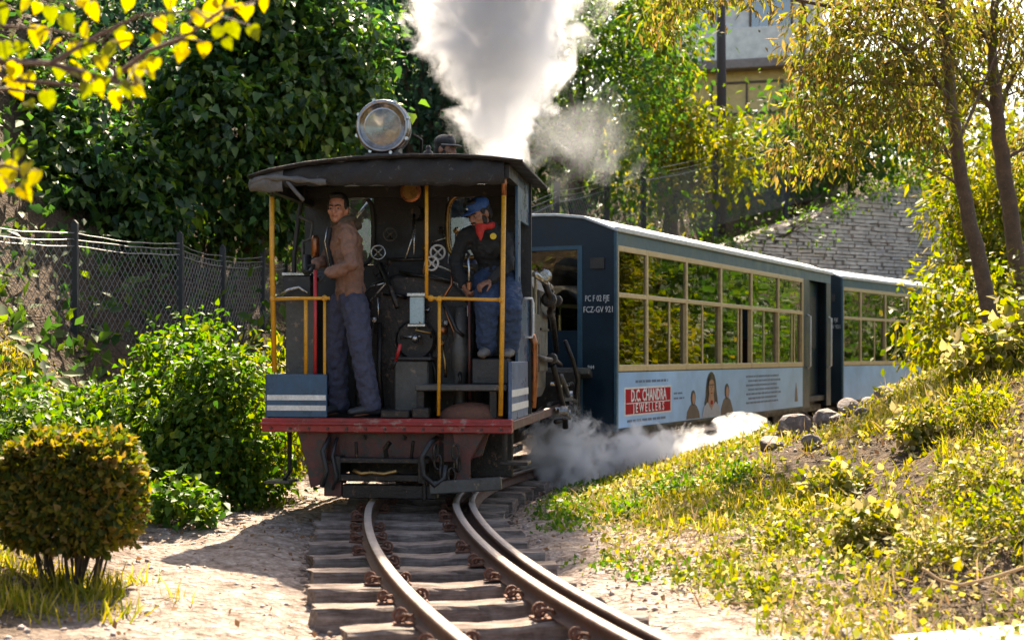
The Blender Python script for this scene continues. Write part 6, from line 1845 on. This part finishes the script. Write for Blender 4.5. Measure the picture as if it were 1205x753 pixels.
cover('foot_grass', 'thin green weeds between the track and the right bank', 'grass', 3000, lambda x, y, u: sstep(.85, 1.15, u) * (1 - sstep(2.2, 2.8, u)) * sstep(7.4, 8.6, y) * pat(x, y, 1.6, 31, .38, .55), T_OVAL, 'lf_shrub', (.025, .035), .5, 1.1, (0, 4), (7.5, 14.5), .04, .7, 8, .05)
cover('path_grass', 'sunlit tufts of grass round the clipped bush and left path edge', 'grass', 4200, lambda x, y, u: (x < -.8) * sstep(1.55, 2.1, -u + .5 * (vnoise(x, y, 1.5, 41) - .5)) * pat(x, y, 1.2, 43, .38, .58), T_BLADE, 'grass', (.06, .10), 1.0, 1.5, (-6, -1), (5.2, 13.5), 0, .45, 14, .045)
cover('path_weeds', 'small weeds under the shrubs on the left of the path', 'weeds', 2000, lambda x, y, u: (x < -.8) * sstep(1.9, 2.6, -u) * pat(x, y, 1.1, 45, .35, .55), T_OVAL, 'lf_weed', (.03, .045), .4, 1.25, (-7, -1), (5.2, 14), .08, .8, 7, .06)
cover('leaf_litter', 'brown dry leaves scattered over the path and the verge', 'leaf litter', 9000, lambda x, y, u: (np.abs(u) > .7) * (.25 + .75 * pat(x, y, 1.4, 51, .5, .65)) * (np.abs(u) < 5), T_OVAL, 'litter', (.018, .035), .05, 1.3, (-5, 7), (4.4, 14), .015, .9)

n = 26000
x = rng.uniform(1, 26, n); y = rng.uniform(13.5, 40, n); u = offset_u(x, y)
k = (u > 1.9) & (y > 14 + .2 * u) & (rng.random(n) < np.clip((u - 1.7), 0, 1)) & (vnoise(x, y, .9, 61) > .25)
x, y = x[k], y[k]; n = len(x)
o = scatter('bank_scrub', np.stack([x, y, hgt(x, y) + rng.random(n) ** 1.5 * (.15 + .8 * vnoise(x, y, .6, 63)) * np.clip((y - 15.5) / 7, .12, 1)], 1), rng.normal(size=(n, 3)) + np.array([-.3, -.2, .1]), rng.normal(size=(n, 3)) * .6 + np.array([-.4, -.2, .8]), .05 + .10 * rng.random(n) * np.clip((y - 15) / 6, .3, 1), T_OVAL, M['lf_shrub'])
tag(o, 'sunlit green scrub on the far side of the right bank', 'scrub', None, 'stuff')

# --- rocks set in the top of the bank
def rock(label, px, py, d, size, sq=.65, seed=0, grp=None):
    p = gp(px, py, d)
    bm = bmesh.new(); bmesh.ops.create_icosphere(bm, subdivisions=3, radius=1)
    rr_ = np.random.default_rng(seed); ks = rr_.normal(size=(5, 3)) * 1.6; ph = rr_.uniform(0, 6, 5)
    cuts = [(unit(rr_.normal(size=(1, 3)))[0], rr_.uniform(.55, .85)) for _ in range(6)]
    for v in bm.verts:
        c = np.array(v.co)
        for nn_, dd_ in cuts:
            w = c @ nn_
            if w > dd_: c = c - nn_ * (w - dd_) * .85
        c *= 1 + .07 * sum(math.sin(c @ k_ * 1.5 + p_) for k_, p_ in zip(ks, ph)) / 2
        v.co = Vector(c * np.array([size, size * .8, size * sq]))
    me = bpy.data.meshes.new('rock'); bm.to_mesh(me); bm.free()
    o = link('rock', me, M['rock']); g = hz(p.x, p.y)
    o.location = (p.x, p.y, g + size * sq * .45); o.rotation_euler = (0, 0, seed)
    return tag(o, label, 'rock', grp)


for i, (px, py, s_, sq_, lb) in enumerate((
        (932, 512, .23, .75, 'largest rounded brown rock, on the bank edge in front of the advert'), (908, 528, .15, .5, 'dark flat rock under the largest rounded rock'), (972, 487, .13, .8, 'pale rock leaning on the right of the largest rounded rock'),
        (998, 478, .14, .85, 'grey rock below the coach doorway'), (1022, 470, .11, .8, 'small stone next to the grey rock below the doorway'), (1045, 462, .13, .75, 'broken stone on the bank top under the second coach'),
        (1066, 455, .10, .8, 'last stone of the row, by the feathery shrub'), (985, 500, .10, .7, 'small stone below the pale leaning rock'), (955, 525, .09, .7, 'small stone at the foot of the largest rock'), (1015, 492, .09, .7, 'half-buried stone in the straw under the grey rock'))):
    rock(lb, px, py, 13.6, s_, sq_, i + 1)
rock('small stone beside the corner of the pale pavement', 1000, 744, 6.6, .07, .5, 30)

# --- pavement corner, bottom right, and a bent stem
pv = [at(1045, 735, 6.35), at(1215, 722, 6.65), at(1300, 722, 6.6), at(1320, 800, 5.2), at(1160, 790, 5.4)]
mb = MB(); zt_ = -.115
mb.prism([(p.x, p.y) for p in pv], 'z', -.30, zt_); o = mb.build('pavement', M['concrete'], None, False, .01); tag(o, 'pale concrete pavement corner at the foot of the bank', None, None, 'structure')
p_ = [at(1085, 668, 6.9), at(1105, 682, 6.85), at(1130, 688, 6.8), at(1165, 680, 6.8), at(1215, 664, 6.8)]
mb = MB(); fin = []
for i in range(len(p_) - 1):
    for k in range(5): fin.append(p_[i].lerp(p_[i + 1], k / 5))
o0 = p_[0]; mb.tube([q - o0 for q in fin] + [p_[-1] - o0], .008, 6); o = mb.build('fallen_branch', M['straw'], None, True); o.location = o0
tag(o, 'long pale bent twig lying across the weeds by the pavement', 'twig')

# ================================================================== steam and smoke
def steam(name, label, cat, mesh_mb, loc, dens, scale, shape, seed, dist=1.0, color=(.975, .975, .985)):
    m, t, out = nt_new(name + '_volume')
    tc = t.nodes.new('ShaderNodeTexCoord')
    vol = t.nodes.new('ShaderNodeVolumePrincipled')
    vol.inputs['Color'].default_value = (*color, 1); vol.inputs['Anisotropy'].default_value = .35
    nz = noise(t, scale, 7, .60, None); nz.inputs['Distortion'].default_value = dist
    mp = t.nodes.new('ShaderNodeMapping'); mp.inputs['Location'].default_value = (seed * 3.1, seed * 1.7, seed * 2.3)
    t.links.new(tc.outputs['Object'], mp.inputs[0]); t.links.new(mp.outputs[0], nz.inputs['Vector'])
    sp = t.nodes.new('ShaderNodeSeparateXYZ'); t.links.new(tc.outputs['Object'], sp.inputs[0])
    f = shape(t, sp, nz.outputs[0])
    t.links.new(math_n(t, 'MULTIPLY', f, dens), vol.inputs['Density'])
    t.links.new(vol.outputs[0], out.inputs['Volume'])
    o = mesh_mb.build(name, m, None); o.location = loc
    return tag(o, label, cat, None, 'stuff')


def plume(t, sp, nz):
    z = sp.outputs[2]
    # axis drifts, radius opens with height
    cx = math_n(t, 'MULTIPLY', z, .02)
    dx_ = math_n(t, 'SUBTRACT', sp.outputs[0], cx)
    r2 = math_n(t, 'SQRT', math_n(t, 'ADD', math_n(t, 'MULTIPLY', dx_, dx_), math_n(t, 'MULTIPLY', sp.outputs[1], sp.outputs[1])))
    rad = math_n(t, 'ADD', .30, math_n(t, 'MULTIPLY', z, .42))
    rad = math_n(t, 'MINIMUM', rad, 1.1)
    q = math_n(t, 'MULTIPLY', math_n(t, 'SUBTRACT', 1.0, math_n(t, 'DIVIDE', r2, rad)), 1.8)
    q = math_n(t, 'ADD', q, math_n(t, 'MULTIPLY', math_n(t, 'SUBTRACT', nz, .5), 4.2))
    return math_n(t, 'MULTIPLY', math_n(t, 'SUBTRACT', q, .15), 1.8, True)


def puff(rx, ry, rz3, bias):
    def f(t, sp, nz):
        a = [math_n(t, 'DIVIDE', sp.outputs[i], v) for i, v in enumerate((rx, ry, rz3))]
        s_ = math_n(t, 'ADD', math_n(t, 'ADD', math_n(t, 'MULTIPLY', a[0], a[0]), math_n(t, 'MULTIPLY', a[1], a[1])), math_n(t, 'MULTIPLY', a[2], a[2]))
        q = math_n(t, 'SUBTRACT', 1.0, math_n(t, 'SQRT', s_))
        q = math_n(t, 'ADD', q, math_n(t, 'MULTIPLY', math_n(t, 'SUBTRACT', nz, .5), 4.2))
        return math_n(t, 'MULTIPLY', math_n(t, 'SUBTRACT', q, bias), 2.0, True)
    return f


pc = at(588, 195, 15.7)
mb = MB(); mb.lathe([(-.25, .3), (0, .5), (1.0, 1.2), (2.2, 1.6), (5.2, 1.6)], (0, 0, 0), (0, 0, 1), 20)
steam('smoke_plume', 'thick white smoke column rising from the chimney behind the cab', 'smoke', mb, pc, 5.0, 2.5, plume, 2, color=(.86, .86, .885))
pc = at(670, 165, 16.6); mb = MB(); mb.ball((0, 0, 0), (1.0, .6, .85), 16, 10)
steam('drifting_smoke', 'thin grey-blue smoke drifting to the right of the smoke column', 'smoke', mb, pc, .16, 1.9, puff(1.0, .6, .85, .2), 7, color=(.85, .88, .93))
pc = at(664, 540, 14.4); mb = MB(); mb.ball((0, 0, 0), (.55, .55, .62), 16, 10)
steam('cylinder_steam', 'white steam bursting from beside the cylinder onto the ground', 'steam', mb, pc, 13.0, 4.2, puff(.55, .55, .62, .30), 4)
pc = at(770, 538, 14.8); mb = MB(); mb.ball((0, 0, 0), (1.0, .55, .42), 20, 10)
steam('ground_steam', 'low white steam drifting below the advert of the first coach', 'steam', mb, pc, 12.0, 4.2, puff(1.0, .55, .42, .30), 5)
pc = at(872, 528, 15.6); mb = MB(); mb.ball((0, 0, 0), (.5, .5, .42), 16, 10)
steam('ground_steam', 'white steam billowing between the bank and the first coach', 'steam', mb, pc, 12.0, 4.2, puff(.5, .5, .42, .28), 9)
